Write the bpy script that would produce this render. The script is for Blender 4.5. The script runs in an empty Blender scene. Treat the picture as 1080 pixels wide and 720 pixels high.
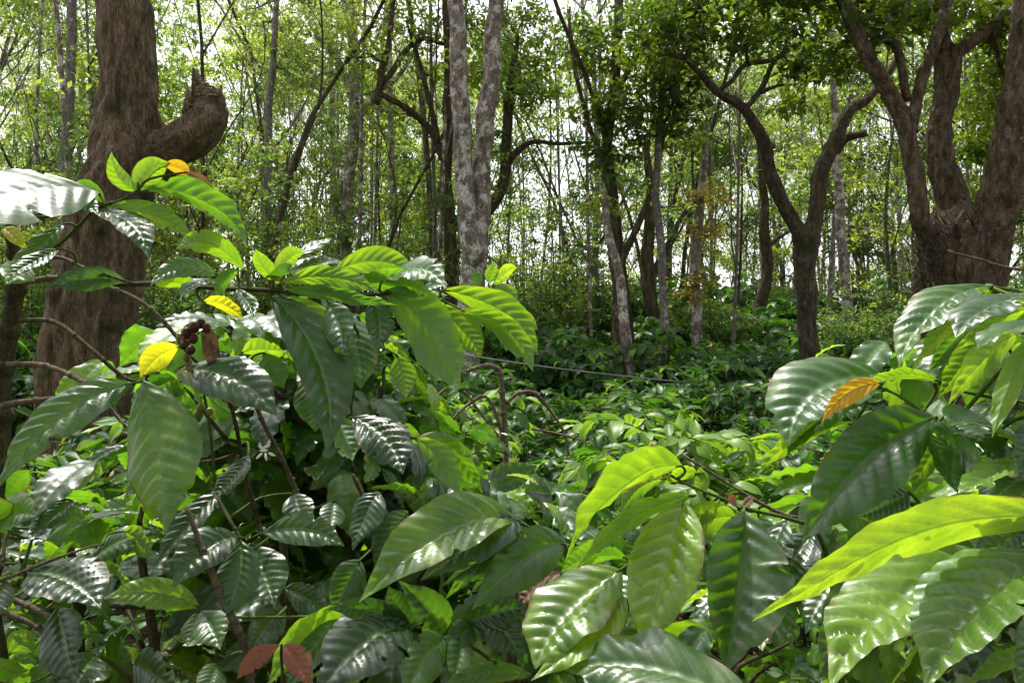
import bpy, math, random
import numpy as np
from mathutils import Vector, noise

rng = np.random.default_rng(11)
random.seed(11)
COL = bpy.context.scene.collection
R = math.radians
F = 780.0          # focal length in pixels of the 1080 wide photograph
CZ = 1.6           # eye height
HY = 350.0         # row of the horizon

def P(px, py, d):
    return np.array([d*(px-540)/F, d, CZ + d*(HY-py)/F])

def nrm(v):
    v = np.asarray(v, float)
    return v/(np.linalg.norm(v)+1e-12)

SUN_AZ, SUN_EL = -33.0, 65.0
SUN = np.array([math.sin(R(SUN_AZ))*math.cos(R(SUN_EL)), math.cos(R(SUN_AZ))*math.cos(R(SUN_EL)), math.sin(R(SUN_EL))])

# ------------------------------------------------------------------ object helpers
def link(o): COL.objects.link(o); return o

def thing(name, label, cat, loc=(0,0,0), group=None):
    o = bpy.data.objects.new(name, None); link(o)
    o.empty_display_size = 0.1
    o.location = loc
    o['label'] = label; o['category'] = cat
    if group: o['group'] = group
    return o

def tag(o, label=None, cat=None, group=None, kind=None):
    if label: o['label'] = label
    if cat: o['category'] = cat
    if group: o['group'] = group
    if kind: o['kind'] = kind
    return o

class MB:
    """collects vertices / quads / attributes and links them as one mesh object"""
    def __init__(s):
        s.v = []; s.f = []; s.n = 0; s.a = {'vein': [], 'tint': [], 'ph': [], 'ac': []}; s.uv = []
    def add(s, v, f, vein=None, tint=0.5, ph=None, ac=None):
        v = np.asarray(v, float); f = np.asarray(f, int)
        s.v.append(v); s.f.append(f + s.n); s.n += len(v)
        s.a['vein'].append(np.zeros(len(v)) if vein is None else np.asarray(vein, float))
        s.a['ph'].append(np.full(len(v), .5) if ph is None else np.asarray(ph, float))
        s.a['ac'].append(np.full(len(v), .9) if ac is None else np.asarray(ac, float))
        s.a['tint'].append(np.full(len(v), tint) if np.isscalar(tint) else np.asarray(tint, float))
    def build(s, name, m, parent=None, smooth=True, origin=None):
        me = bpy.data.meshes.new(name)
        v = np.concatenate(s.v); f = np.concatenate(s.f)
        if origin is not None: v = v - np.asarray(origin)
        me.vertices.add(len(v)); me.vertices.foreach_set('co', v.astype(np.float32).ravel())
        nq = len(f)
        me.loops.add(nq*4); me.loops.foreach_set('vertex_index', f.astype(np.int32).ravel())
        me.polygons.add(nq)
        me.polygons.foreach_set('loop_start', np.arange(0, nq*4, 4, dtype=np.int32))
        me.polygons.foreach_set('loop_total', np.full(nq, 4, dtype=np.int32))
        me.polygons.foreach_set('use_smooth', np.full(nq, smooth))
        me.update(calc_edges=True)
        for k in ('vein', 'tint', 'ph', 'ac'):
            at = me.attributes.new(k, 'FLOAT', 'POINT')
            at.data.foreach_set('value', np.concatenate(s.a[k]).astype(np.float32))
        me.materials.append(m)
        o = bpy.data.objects.new(name, me); link(o)
        if parent is not None:
            o.parent = parent
        return o

def copy_tree(o, parent=None):
    c = o.copy(); link(c)
    if parent is not None: c.parent = parent
    for ch in list(o.children):
        copy_tree(ch, c)
    return c

# ------------------------------------------------------------------ materials
def new_mat(name):
    m = bpy.data.materials.new(name); m.use_nodes = True
    nt = m.node_tree; nt.nodes.clear()
    out = nt.nodes.new('ShaderNodeOutputMaterial')
    return m, nt, out

def N(nt, t, **kw):
    n = nt.nodes.new(t)
    for k, v in kw.items():
        if hasattr(n, k): setattr(n, k, v)
        else: n.inputs[k].default_value = v
    return n

def mixc(nt, fac, a, b, mode='MIX'):
    n = nt.nodes.new('ShaderNodeMix'); n.data_type = 'RGBA'; n.blend_type = mode
    for sock, val in ((n.inputs[0], fac), (n.inputs[6], a), (n.inputs[7], b)):
        if isinstance(val, bpy.types.NodeSocket): nt.links.new(val, sock)
        elif isinstance(val, (tuple, list)): sock.default_value = (*val, 1) if len(val) == 3 else val
        else: sock.default_value = val
    return n.outputs[2]

def ramp(nt, fac, stops):
    n = nt.nodes.new('ShaderNodeValToRGB'); e = n.color_ramp.elements
    while len(e) > 1: e.remove(e[0])
    e[0].position = stops[0][0]; c = stops[0][1]; e[0].color = (*c, 1)
    for p, c in stops[1:]:
        x = e.new(p); x.color = (*c, 1)
    nt.links.new(fac, n.inputs[0])
    return n.outputs[0]

def leaf_mat(name, tops, unders, trans, rough=0.33, tfac=0.42, vein_top=(0.20,0.34,0.10), bump=0.0, spec=0.5, noise_scale=14., spots=0.0, net=False):
    m, nt, out = new_mat(name)
    L = nt.links
    tint = N(nt, 'ShaderNodeAttribute', attribute_name='tint')
    def MA(op, a, b=None, c=None):
        n = N(nt, 'ShaderNodeMath', operation=op)
        for i_, x_ in enumerate((a, b, c)):
            if x_ is None: continue
            if isinstance(x_, bpy.types.NodeSocket): L.new(x_, n.inputs[i_])
            else: n.inputs[i_].default_value = x_
        return n.outputs[0]
    if net or name in ('yellow_leaf', 'orange_leaf', 'reddish_leaf', 'withered_leaf'):
        aph = N(nt, 'ShaderNodeAttribute', attribute_name='ph').outputs['Fac']; aac = N(nt, 'ShaderNodeAttribute', attribute_name='ac').outputs['Fac']
        ab = MA('ABSOLUTE', aac)
        dl = MA('ABSOLUTE', MA('SUBTRACT', MA('FRACT', MA('ADD', aph, 100.5)), .5))
        lat = MA('MULTIPLY', MA('SMOOTH_MIN', 1.0, MA('MAXIMUM', 0.0, MA('MULTIPLY_ADD', dl, -11.0, 1.0)), .1), MA('MULTIPLY_ADD', ab, -.75, .9))
        mid_ = MA('MAXIMUM', 0.0, MA('MULTIPLY_ADD', ab, -22.0, 1.7))
        vtot = MA('MINIMUM', 1.0, MA('MAXIMUM', lat, mid_))
        class _V: outputs = {'Fac': vtot}
        vein = _V
    else:
        vein = N(nt, 'ShaderNodeAttribute', attribute_name='vein')
    geo = N(nt, 'ShaderNodeNewGeometry')
    tc = N(nt, 'ShaderNodeTexCoord')
    nz = N(nt, 'ShaderNodeTexNoise'); nz.inputs['Scale'].default_value = noise_scale; nz.inputs['Detail'].default_value = 4
    L.new(tc.outputs['Object'], nz.inputs['Vector'])
    # tint shifted by mottling
    ad = N(nt, 'ShaderNodeMath', operation='MULTIPLY_ADD'); L.new(nz.outputs[0], ad.inputs[0]); ad.inputs[1].default_value = 0.35
    sb = N(nt, 'ShaderNodeMath', operation='SUBTRACT'); L.new(tint.outputs['Fac'], sb.inputs[0]); sb.inputs[1].default_value = 0.175
    L.new(sb.outputs[0], ad.inputs[2])
    t = ad.outputs[0]
    st = lambda cols: [(i/(len(cols)-1), c) for i, c in enumerate(cols)]
    top = ramp(nt, t, st(tops)); und = ramp(nt, t, st(unders)); tr = ramp(nt, t, st(trans))
    vf = N(nt, 'ShaderNodeMath', operation='MULTIPLY'); L.new(vein.outputs['Fac'], vf.inputs[0]); vf.inputs[1].default_value = 0.6 if net else .4
    top = mixc(nt, vf.outputs[0], top, vein_top)
    und = mixc(nt, vf.outputs[0], und, (0.22,0.32,0.09))
    vf2 = N(nt, 'ShaderNodeMath', operation='MULTIPLY'); L.new(vein.outputs['Fac'], vf2.inputs[0]); vf2.inputs[1].default_value = 0.62
    tr = mixc(nt, vf2.outputs[0], tr, (0.10,0.22,0.01))
    if spots:
        vo = N(nt, 'ShaderNodeTexNoise'); vo.inputs['Scale'].default_value = 60; vo.inputs['Detail'].default_value = 2
        L.new(tc.outputs['Object'], vo.inputs['Vector'])
        rr = ramp(nt, vo.outputs[0], [(0.0,(0,0,0)),(0.70,(0,0,0)),(0.76,(spots,spots,spots))])
        top = mixc(nt, rr, top, (0.14,0.10,0.04)); tr = mixc(nt, rr, tr, (0.12,0.09,0.02))
    if net:      # fine vein network and blotches
        vn = N(nt, 'ShaderNodeTexVoronoi'); vn.feature = 'DISTANCE_TO_EDGE'; vn.inputs['Scale'].default_value = 260
        L.new(tc.outputs['Object'], vn.inputs['Vector'])
        nr = ramp(nt, vn.outputs[0], [(0.0,(.80,.80,.80)),(0.10,(1,1,1))])
        tr = mixc(nt, 1.0, tr, nr, 'MULTIPLY')
        bl = N(nt, 'ShaderNodeTexNoise'); bl.inputs['Scale'].default_value = 28; bl.inputs['Detail'].default_value = 5
        L.new(tc.outputs['Object'], bl.inputs['Vector'])
        br = ramp(nt, bl.outputs[0], [(0.3,(.72,.78,.7)),(0.7,(1.25,1.15,1.1))])
        tr = mixc(nt, 1.0, tr, br, 'MULTIPLY'); top = mixc(nt, 1.0, top, br, 'MULTIPLY')
    if net:      # dry brown margins here and there
        ed = MA('MULTIPLY', MA('MAXIMUM', 0.0, MA('MINIMUM', 1.0, MA('MULTIPLY_ADD', ab, 14.0, -12.4))), MA('MAXIMUM', 0.0, MA('MINIMUM', 1.0, MA('MULTIPLY_ADD', nz.outputs[0], 14.0, -7.6))))
        ed = MA('MULTIPLY', ed, MA('LESS_THAN', ab, 1.01))
        top = mixc(nt, ed, top, (0.16,0.10,0.04)); und = mixc(nt, ed, und, (0.2,0.13,0.06)); tr = mixc(nt, ed, tr, (0.25,0.13,0.03))
    if name in ('yellow_leaf', 'orange_leaf'):
        bl = N(nt, 'ShaderNodeTexNoise'); bl.inputs['Scale'].default_value = 22; bl.inputs['Detail'].default_value = 5
        L.new(tc.outputs['Object'], bl.inputs['Vector'])
        g_ = MA('MAXIMUM', ramp(nt, bl.outputs[0], [(0.56,(0,0,0)),(0.72,(.7,.7,.7))] if name[0] == 'y' else [(0.7,(0,0,0)),(0.8,(.3,.3,.3))]), MA('MULTIPLY', vtot, .35))
        top = mixc(nt, g_, top, (0.12,0.2,0.03)); und = mixc(nt, g_, und, (0.16,0.24,0.05)); tr = mixc(nt, g_, tr, (0.35,0.6,0.02))
    col = mixc(nt, geo.outputs['Backfacing'], top, und)
    pr = N(nt, 'ShaderNodeBsdfPrincipled')
    L.new(col, pr.inputs['Base Color'])
    pr.inputs['Specular IOR Level'].default_value = spec
    if spec > .6: pr.inputs['Coat Weight'].default_value = .12; pr.inputs['Coat Roughness'].default_value = .25
    ro = N(nt, 'ShaderNodeMath', operation='MULTIPLY_ADD'); L.new(geo.outputs['Backfacing'], ro.inputs[0]); ro.inputs[1].default_value = 0.3
    ro2 = N(nt, 'ShaderNodeMath', operation='MULTIPLY_ADD'); L.new(nz.outputs[0], ro2.inputs[0]); ro2.inputs[1].default_value = 0.16; ro2.inputs[2].default_value = rough-0.08
    L.new(ro2.outputs[0], ro.inputs[2])
    if net:
        du = ramp(nt, bl.outputs[0], [(0.50,(0,0,0)),(0.68,(.16,.16,.16))])
        ra = N(nt, 'ShaderNodeMath', operation='ADD'); L.new(ro.outputs[0], ra.inputs[0]); L.new(du, ra.inputs[1]); L.new(ra.outputs[0], pr.inputs['Roughness'])
    else: L.new(ro.outputs[0], pr.inputs['Roughness'])
    tl = N(nt, 'ShaderNodeBsdfTranslucent'); L.new(tr, tl.inputs['Color'])
    if bump:
        b2 = N(nt, 'ShaderNodeTexNoise'); b2.inputs['Scale'].default_value = 170; b2.inputs['Detail'].default_value = 3
        L.new(tc.outputs['Object'], b2.inputs['Vector'])
        bp = N(nt, 'ShaderNodeBump'); bp.inputs['Strength'].default_value = bump; bp.inputs['Distance'].default_value = 0.002
        L.new(b2.outputs[0], bp.inputs['Height']); L.new(bp.outputs[0], pr.inputs['Normal'])
    mx = N(nt, 'ShaderNodeMixShader'); mx.inputs[0].default_value = tfac
    L.new(pr.outputs[0], mx.inputs[1]); L.new(tl.outputs[0], mx.inputs[2])
    L.new(mx.outputs[0], out.inputs[0])
    return m

M = {}
M['coffee'] = leaf_mat('coffee_leaf',
    [(0.016,0.042,0.021),(0.048,0.115,0.030),(0.23,0.39,0.03)],
    [(0.05,0.11,0.04),(0.08,0.17,0.05),(0.13,0.25,0.05)],
    [(0.07,0.21,0.01),(0.24,0.56,0.014),(0.60,0.90,0.02)], rough=0.32, tfac=0.42, bump=0.10, spots=0.6, spec=1.0, net=True)
M['yellow'] = leaf_mat('yellow_leaf',
    [(0.42,0.34,0.02),(0.5,0.45,0.03)], [(0.4,0.36,0.05),(0.45,0.4,0.06)], [(0.85,0.80,0.01),(0.95,0.9,0.02)], rough=0.4, tfac=0.5, vein_top=(0.4,0.4,0.1), bump=0.3, spots=0.5)
M['orange'] = leaf_mat('orange_leaf',
    [(0.62,0.26,0.01),(0.7,0.36,0.01)], [(0.6,0.3,0.03),(0.65,0.36,0.04)], [(0.95,0.5,0.01),(0.95,0.62,0.02)], rough=0.4, tfac=0.4, vein_top=(0.6,0.4,0.1), bump=0.3)
M['red'] = leaf_mat('reddish_leaf',
    [(0.16,0.05,0.03),(0.25,0.09,0.06)], [(0.25,0.1,0.08),(0.3,0.13,0.1)], [(0.5,0.16,0.08),(0.6,0.25,0.1)], rough=0.4, tfac=0.3, vein_top=(0.3,0.14,0.09), bump=0.3)
M['brown'] = leaf_mat('withered_leaf',
    [(0.10,0.045,0.025),(0.22,0.12,0.06)], [(0.2,0.12,0.08),(0.26,0.17,0.11)], [(0.3,0.14,0.05),(0.4,0.2,0.08)], rough=0.55, tfac=0.25, vein_top=(0.2,0.13,0.08), bump=0.5)
M['tree_leaf'] = leaf_mat('forest_leaf',
    [(0.045,0.085,0.038),(0.11,0.17,0.055),(0.23,0.29,0.07)],
    [(0.06,0.10,0.03),(0.09,0.15,0.03),(0.12,0.2,0.03)],
    [(0.14,0.27,0.05),(0.34,0.53,0.07),(0.70,0.84,0.10)], rough=0.42, tfac=0.52, noise_scale=0.9)
M['far_leaf'] = leaf_mat('hazy_forest_leaf',  # distance haze painted into the leaf colour: paler and greyer
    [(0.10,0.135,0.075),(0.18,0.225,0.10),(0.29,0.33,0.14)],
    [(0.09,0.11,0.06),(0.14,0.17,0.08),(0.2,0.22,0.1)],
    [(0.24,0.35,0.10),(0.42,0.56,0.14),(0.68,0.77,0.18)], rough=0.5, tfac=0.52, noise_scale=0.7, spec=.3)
M['rust_leaf'] = leaf_mat('yellowing_forest_leaf',
    [(0.10,0.09,0.03),(0.2,0.15,0.04),(0.30,0.2,0.04)],
    [(0.12,0.1,0.04),(0.2,0.16,0.05),(0.3,0.22,0.05)],
    [(0.3,0.34,0.05),(0.5,0.44,0.06),(0.6,0.46,0.06)], rough=0.5, tfac=0.45, noise_scale=1.5, spec=.3)
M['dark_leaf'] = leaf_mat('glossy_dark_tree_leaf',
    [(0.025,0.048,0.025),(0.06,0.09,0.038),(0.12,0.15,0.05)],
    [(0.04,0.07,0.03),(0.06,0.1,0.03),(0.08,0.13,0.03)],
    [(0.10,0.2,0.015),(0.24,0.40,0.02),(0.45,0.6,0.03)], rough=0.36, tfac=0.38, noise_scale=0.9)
M['field'] = leaf_mat('field_coffee_leaf',
    [(0.022,0.055,0.024),(0.055,0.13,0.028),(0.17,0.28,0.04)],
    [(0.05,0.11,0.04),(0.08,0.17,0.05),(0.14,0.26,0.05)],
    [(0.04,0.15,0.01),(0.15,0.42,0.015),(0.5,0.82,0.03)], rough=0.42, tfac=0.38, noise_scale=2.0, spec=0.5)

def bark_mat(name, dark, mid, light, scale=6.0, stretch=(1,1,0.25), lichen=0.0, lichen_col=(0.42,0.42,0.38), moss=0.0, bump=0.6, dist=0.02, lichen_scale=9):
    m, nt, out = new_mat(name); L = nt.links
    tc = N(nt, 'ShaderNodeTexCoord')
    mp = N(nt, 'ShaderNodeMapping'); mp.inputs['Scale'].default_value = stretch
    L.new(tc.outputs['Object'], mp.inputs[0])
    n1 = N(nt, 'ShaderNodeTexNoise'); n1.inputs['Scale'].default_value = scale*3; n1.inputs['Detail'].default_value = 8; n1.inputs['Roughness'].default_value = 0.7
    L.new(mp.outputs[0], n1.inputs['Vector'])
    v1 = N(nt, 'ShaderNodeTexVoronoi'); v1.inputs['Scale'].default_value = scale*4; v1.feature = 'DISTANCE_TO_EDGE'
    dn = N(nt, 'ShaderNodeMix'); dn.data_type = 'VECTOR'; dn.inputs[0].default_value = 0.25
    L.new(mp.outputs[0], dn.inputs[4]); L.new(n1.outputs['Color'], dn.inputs[5]); L.new(dn.outputs[1], v1.inputs['Vector'])
    col = ramp(nt, n1.outputs[0], [(0.3, dark), (0.5, mid), (0.72, light)])
    cr = ramp(nt, v1.outputs[0], [(0.0,(0.35,0.35,0.35)),(0.12,(1,1,1))])
    col = mixc(nt, 0.8, col, cr, 'MULTIPLY')
    if lichen:
        n2 = N(nt, 'ShaderNodeTexNoise'); n2.inputs['Scale'].default_value = lichen_scale; n2.inputs['Detail'].default_value = 7; n2.inputs['Roughness'].default_value = 0.68
        L.new(tc.outputs['Object'], n2.inputs['Vector'])
        lo = 0.66-0.25*lichen
        f = ramp(nt, n2.outputs[0], [(lo,(0,0,0)),(lo+0.06,(1,1,1))])
        lc = mixc(nt, n1.outputs[0], tuple(c*0.6 for c in lichen_col), tuple(min(1,c*1.25) for c in lichen_col))
        col = mixc(nt, f, col, lc)
    n4 = N(nt, 'ShaderNodeTexNoise'); n4.inputs['Scale'].default_value = scale*14; n4.inputs['Detail'].default_value = 4; n4.inputs['Roughness'].default_value = 0.8
    L.new(mp.outputs[0], n4.inputs['Vector'])
    col = mixc(nt, 0.85, col, ramp(nt, n4.outputs[0], [(0.36,(.35,.33,.32)),(0.5,(.95,.95,.95)),(0.64,(1.6,1.55,1.5))]), 'MULTIPLY')
    if moss:
        n3 = N(nt, 'ShaderNodeTexNoise'); n3.inputs['Scale'].default_value = 3; n3.inputs['Detail'].default_value = 6
        L.new(tc.outputs['Object'], n3.inputs['Vector'])
        f = ramp(nt, n3.outputs[0], [(0.62-0.2*moss,(0,0,0)),(0.75-0.2*moss,(1,1,1))])
        col = mixc(nt, f, col, (0.07,0.085,0.02))
    pr = N(nt, 'ShaderNodeBsdfPrincipled'); pr.inputs['Roughness'].default_value = 0.85
    pr.inputs['Specular IOR Level'].default_value = 0.25
    L.new(col, pr.inputs['Base Color'])
    h = N(nt, 'ShaderNodeMath', operation='MULTIPLY_ADD'); L.new(v1.outputs[0], h.inputs[0]); h.inputs[1].default_value = 1.2; L.new(n1.outputs[0], h.inputs[2])
    bp = N(nt, 'ShaderNodeBump'); bp.inputs['Strength'].default_value = bump; bp.inputs['Distance'].default_value = dist
    L.new(h.outputs[0], bp.inputs['Height']); L.new(bp.outputs[0], pr.inputs['Normal'])
    L.new(pr.outputs[0], out.inputs[0])
    return m

M['bark_big'] = bark_mat('rough_brown_bark', (0.085,0.058,0.032), (0.34,0.25,0.15), (0.6,0.49,0.34), scale=5, stretch=(1,1,0.22), lichen=0.3, lichen_scale=24, moss=0.25, bump=1.0, dist=0.05)
M['bark_lichen'] = bark_mat('lichen_bark', (0.10,0.08,0.06), (0.28,0.23,0.19), (0.5,0.44,0.38), scale=4, stretch=(1,1,0.5), lichen=0.62, lichen_col=(0.66,0.62,0.57), bump=0.7, dist=0.02, lichen_scale=8)
M['bark_dark'] = bark_mat('dark_bark', (0.035,0.026,0.016), (0.15,0.115,0.07), (0.34,0.27,0.18), scale=6, stretch=(1,1,0.35), lichen=0.1, moss=0.35, bump=0.9, dist=0.03)
M['bark_brown'] = bark_mat('brown_bark', (0.04,0.028,0.016), (0.19,0.14,0.085), (0.48,0.39,0.26), scale=8, stretch=(1,1,0.4), lichen=0.2, bump=0.9, dist=0.02, lichen_scale=14)
M['bark_pale'] = bark_mat('pale_bark', (0.10,0.09,0.08), (0.22,0.20,0.18), (0.36,0.34,0.31), scale=6, stretch=(1,1,0.8), lichen=0.4, lichen_col=(0.5,0.5,0.46), bump=0.4, dist=0.01)
M['twig'] = bark_mat('woody_twig', (0.06,0.045,0.03), (0.17,0.13,0.085), (0.32,0.27,0.2), scale=40, stretch=(1,1,1), bump=0.6, dist=0.002)
M['stem_olive'] = bark_mat('coffee_stem_bark', (0.035,0.03,0.012), (0.09,0.08,0.035), (0.18,0.16,0.08), scale=22, stretch=(1,1,0.6), moss=0.3, lichen=0.15, bump=0.6, dist=0.004)
M['green_twig'] = bark_mat('green_shoot', (0.04,0.07,0.012), (0.08,0.13,0.02), (0.14,0.17,0.05), scale=40, stretch=(1,1,1), bump=0.4, dist=0.001)

def plain(name, c, rough=0.5, spec=0.5, var=0.3, scale=40):
    m, nt, out = new_mat(name); L = nt.links
    tc = N(nt, 'ShaderNodeTexCoord'); nz = N(nt, 'ShaderNodeTexNoise'); nz.inputs['Scale'].default_value = scale
    L.new(tc.outputs['Object'], nz.inputs['Vector'])
    col = mixc(nt, nz.outputs[0], tuple(x*(1-var) for x in c), tuple(min(1, x*(1+var)) for x in c))
    pr = N(nt, 'ShaderNodeBsdfPrincipled'); L.new(col, pr.inputs['Base Color']); pr.inputs['Roughness'].default_value = rough
    pr.inputs['Specular IOR Level'].default_value = spec
    L.new(pr.outputs[0], out.inputs[0]); return m
M['cherry'] = plain('coffee_cherry_skin', (0.05,0.010,0.012), 0.45, 0.4, .5, 120)
M['cherry_green'] = plain('unripe_cherry_skin', (0.16,0.17,0.04), 0.35)
M['cherry_dry'] = plain('dried_cherry_husk', (0.07,0.022,0.018), 0.6, 0.3, .6, 200)
M['petal'] = plain('white_petal', (0.75,0.73,0.66), 0.6, var=0.1)
M['wire'] = plain('dark_cable', (0.16,0.16,0.15), 0.4)

def soil_mat():
    m, nt, out = new_mat('leaf_littered_soil'); L = nt.links
    tc = N(nt, 'ShaderNodeTexCoord')
    n1 = N(nt, 'ShaderNodeTexNoise'); n1.inputs['Scale'].default_value = 1.3; n1.inputs['Detail'].default_value = 9; n1.inputs['Roughness'].default_value = 0.7
    v = N(nt, 'ShaderNodeTexVoronoi'); v.inputs['Scale'].default_value = 22
    L.new(tc.outputs['Object'], n1.inputs['Vector']); L.new(tc.outputs['Object'], v.inputs['Vector'])
    a = ramp(nt, n1.outputs[0], [(0.3,(0.035,0.02,0.014)),(0.5,(0.085,0.05,0.032)),(0.7,(0.16,0.10,0.065))])
    b = ramp(nt, v.outputs['Color'], [(0.2,(0.3,0.3,0.3)),(0.8,(1.5,1.3,1.1))])
    c = mixc(nt, 0.7, a, b, 'MULTIPLY')
    pr = N(nt, 'ShaderNodeBsdfPrincipled'); pr.inputs['Roughness'].default_value = 0.95
    L.new(c, pr.inputs['Base Color'])
    bp = N(nt, 'ShaderNodeBump'); bp.inputs['Strength'].default_value = 0.8; bp.inputs['Distance'].default_value = 0.04
    L.new(v.outputs[0], bp.inputs['Height']); L.new(bp.outputs[0], pr.inputs['Normal'])
    L.new(pr.outputs[0], out.inputs[0]); return m
M['soil'] = soil_mat()

# ------------------------------------------------------------------ geometry: tubes
def smooth_path(pts, rad, sub=6):
    """Catmull-Rom through the points"""
    pts = np.asarray(pts, float); rad = np.asarray(rad, float)
    if len(pts) < 3:
        k = np.linspace(0, 1, sub+1)[:, None]
        return pts[0]*(1-k)+pts[1]*k, rad[0]*(1-k[:,0])+rad[1]*k[:,0]
    p = np.vstack([2*pts[0]-pts[1], pts, 2*pts[-1]-pts[-2]])
    op, orr = [], []
    for i in range(1, len(p)-2):
        for j in range(sub):
            t = j/sub
            q = 0.5*((2*p[i])+(-p[i-1]+p[i+1])*t+(2*p[i-1]-5*p[i]+4*p[i+1]-p[i+2])*t*t+(-p[i-1]+3*p[i]-3*p[i+1]+p[i+2])*t**3)
            op.append(q); orr.append(rad[i-1]*(1-t)+rad[i]*t)
    op.append(pts[-1]); orr.append(rad[-1])
    return np.array(op), np.array(orr)

def tube(mb, pts, rad, sides=6, sub=4, lump=0.0, seed=0.0, tint=0.5, wob=0.0, lfreq=1.0, ridge=0.0):
    pts, rad = smooth_path(pts, rad, sub)
    n = len(pts)
    if wob:
        for i in range(1, n-1):
            nv = noise.noise_vector(Vector(pts[i]*2.3+seed))
            pts[i] = pts[i] + np.array(nv)*wob
    T = np.gradient(pts, axis=0); T /= np.linalg.norm(T, axis=1)[:, None]+1e-9
    up = np.array([0.,1.,0.]) if abs(T[0][1]) < 0.9 else np.array([1.,0.,0.])
    a = nrm(np.cross(T[0], up)); rings = []
    ang = np.linspace(0, 2*np.pi, sides, endpoint=False)
    for i in range(n):
        a = nrm(a - T[i]*np.dot(a, T[i])); b = np.cross(T[i], a)
        rr = np.full(sides, rad[i])
        if lump:
            for k in range(sides):
                dv = a*math.cos(ang[k])+b*math.sin(ang[k])
                q = (pts[i]/max(rad[i],0.02)*0.22 + dv*1.3)*lfreq
                rr[k] *= 1+lump*(noise.fractal(Vector(q+seed), 0.9, 2.1, 4))
                rr[k] *= 1+lump*0.35*noise.noise(Vector((dv*4*lfreq+np.array([0,0,pts[i][2]*0.8])+seed)))
        if ridge:
            ss = i*0.12*lfreq; fr = max(1.2, rad[i]*9)
            for k in range(sides):
                q = Vector((math.cos(ang[k])*fr, math.sin(ang[k])*fr, pts[i][2]*1.1+seed)); q2 = Vector((q.x*2.1, q.y*2.1, pts[i][2]*5+seed))
                rr[k] *= 1+ridge*(1-2.2*abs(noise.noise(q)))+ridge*.5*noise.noise(q2)
        rings.append(pts[i]+rr[:, None]*(np.cos(ang)[:, None]*a+np.sin(ang)[:, None]*b))
    v = np.vstack(rings); f = []
    for i in range(n-1):
        for k in range(sides):
            k2 = (k+1) % sides
            f.append((i*sides+k, i*sides+k2, (i+1)*sides+k2, (i+1)*sides+k))
    # caps
    base = len(v); v = np.vstack([v, pts[0], pts[-1]])
    for k in range(0, sides, 2):
        k2, k3 = (k+1) % sides, (k+2) % sides
        f.append((base, k3, k2, k)); o = (n-1)*sides
        f.append((base+1, o+k, o+k2, o+k3))
    mb.add(v, f, tint=tint)
    return pts

# ------------------------------------------------------------------ geometry: leaves
def leaf_template(nx, ny, droop=0.25, fold=0.25, ribs=0.0, nveins=10, wave=0.0, wid=0.42, tail=True, cup=0.0, seed=0.0, twist=0.0):
    """leaf of length 1 along +y, top face +z.  returns verts, faces, vein."""
    v, ve, pa = [], [], []
    for i in range(nx+1):
        t = i/nx
        w = (math.sin(math.pi*min(1, t**0.92)))**0.82 if 0 < t < 1 else 0
        if tail and t > 0.86: w = w*0.72+0.03*(1-t)/0.14 
        w = max(w, 0.012)*wid*0.5
        for j in range(ny+1):
            s = -1+2*j/ny
            a = abs(s)
            yy = t + 0.03*math.sin(t*3)*0
            z = w*a*fold - cup*w*a*a
            ph = nveins*(t - 0.22*a*(w/(wid*0.5)))+seed
            if ribs:
                z += ribs*(abs(math.sin(math.pi*ph))**0.8)*min(1, a*5)*(1-0.35*a)*min(1, w/(wid*0.25))
            if wave:
                z += wave*math.sin(2*math.pi*ph*0.5+seed+(1.3 if s > 0 else 0))*a**3*min(1, w/(wid*0.2))
            x = s*w
            if twist:
                an = twist*t; x, z = x*math.cos(an)-z*math.sin(an), x*math.sin(an)+z*math.cos(an)
            # droop: bend the midrib down like an arc
            if droop:
                an = droop*t*1.6
                yb = math.sin(an)/(droop*1.6); zb = -(1-math.cos(an))/(droop*1.6)
                y2 = yb + z*math.sin(an); z2 = zb + z*math.cos(an)
            else: y2, z2 = yy, z
            v.append((x, y2, z2))
            pa.append((ph, s))
            lat = max(0, 1-abs(((ph+0.5) % 1)-0.5)*2/0.22) if ribs else 0
            ve.append(max(lat*0.8*(1-0.5*a), 1 if a < 0.5/ny*2*0.3 or (a < 0.045) else 0) if ny > 4 else (1 if a < 0.01 and ny > 2 else 0))
    f = []
    for i in range(nx):
        for j in range(ny):
            p = i*(ny+1)+j
            f.append((p, p+1, p+ny+2, p+ny+1))
    return np.array(v), np.array(f), np.array(ve), np.array(pa)

def frame(d, up):
    """rotation matrices with columns (x across, y along d, z normal)"""
    d = d/np.linalg.norm(d, axis=-1, keepdims=True)
    x = np.cross(d, up); x /= np.linalg.norm(x, axis=-1, keepdims=True)+1e-9
    z = np.cross(x, d)
    return np.stack([x, d, z], axis=-1)

def scatter_leaves(mb, tmpls, base, direc, up, size, tint):
    """base,direc,up: (n,3); size,tint: (n,)"""
    n = len(base)
    if n == 0: return
    Rm = frame(direc, up)
    which = rng.integers(0, len(tmpls), n)
    for k, (tv, tf, te, tp) in enumerate(tmpls):
        idx = np.where(which == k)[0]
        if len(idx) == 0: continue
        V = np.einsum('nij,vj->nvi', Rm[idx], tv)*size[idx][:, None, None] + base[idx][:, None, :]
        nv = len(tv)
        Fc = (tf[None]+(np.arange(len(idx))*nv)[:, None, None]).reshape(-1, 4)
        mb.add(V.reshape(-1, 3), Fc, vein=np.tile(te, len(idx)), tint=np.repeat(tint[idx], nv), ph=np.tile(tp[:, 0], len(idx)), ac=np.tile(tp[:, 1], len(idx)))

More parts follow.
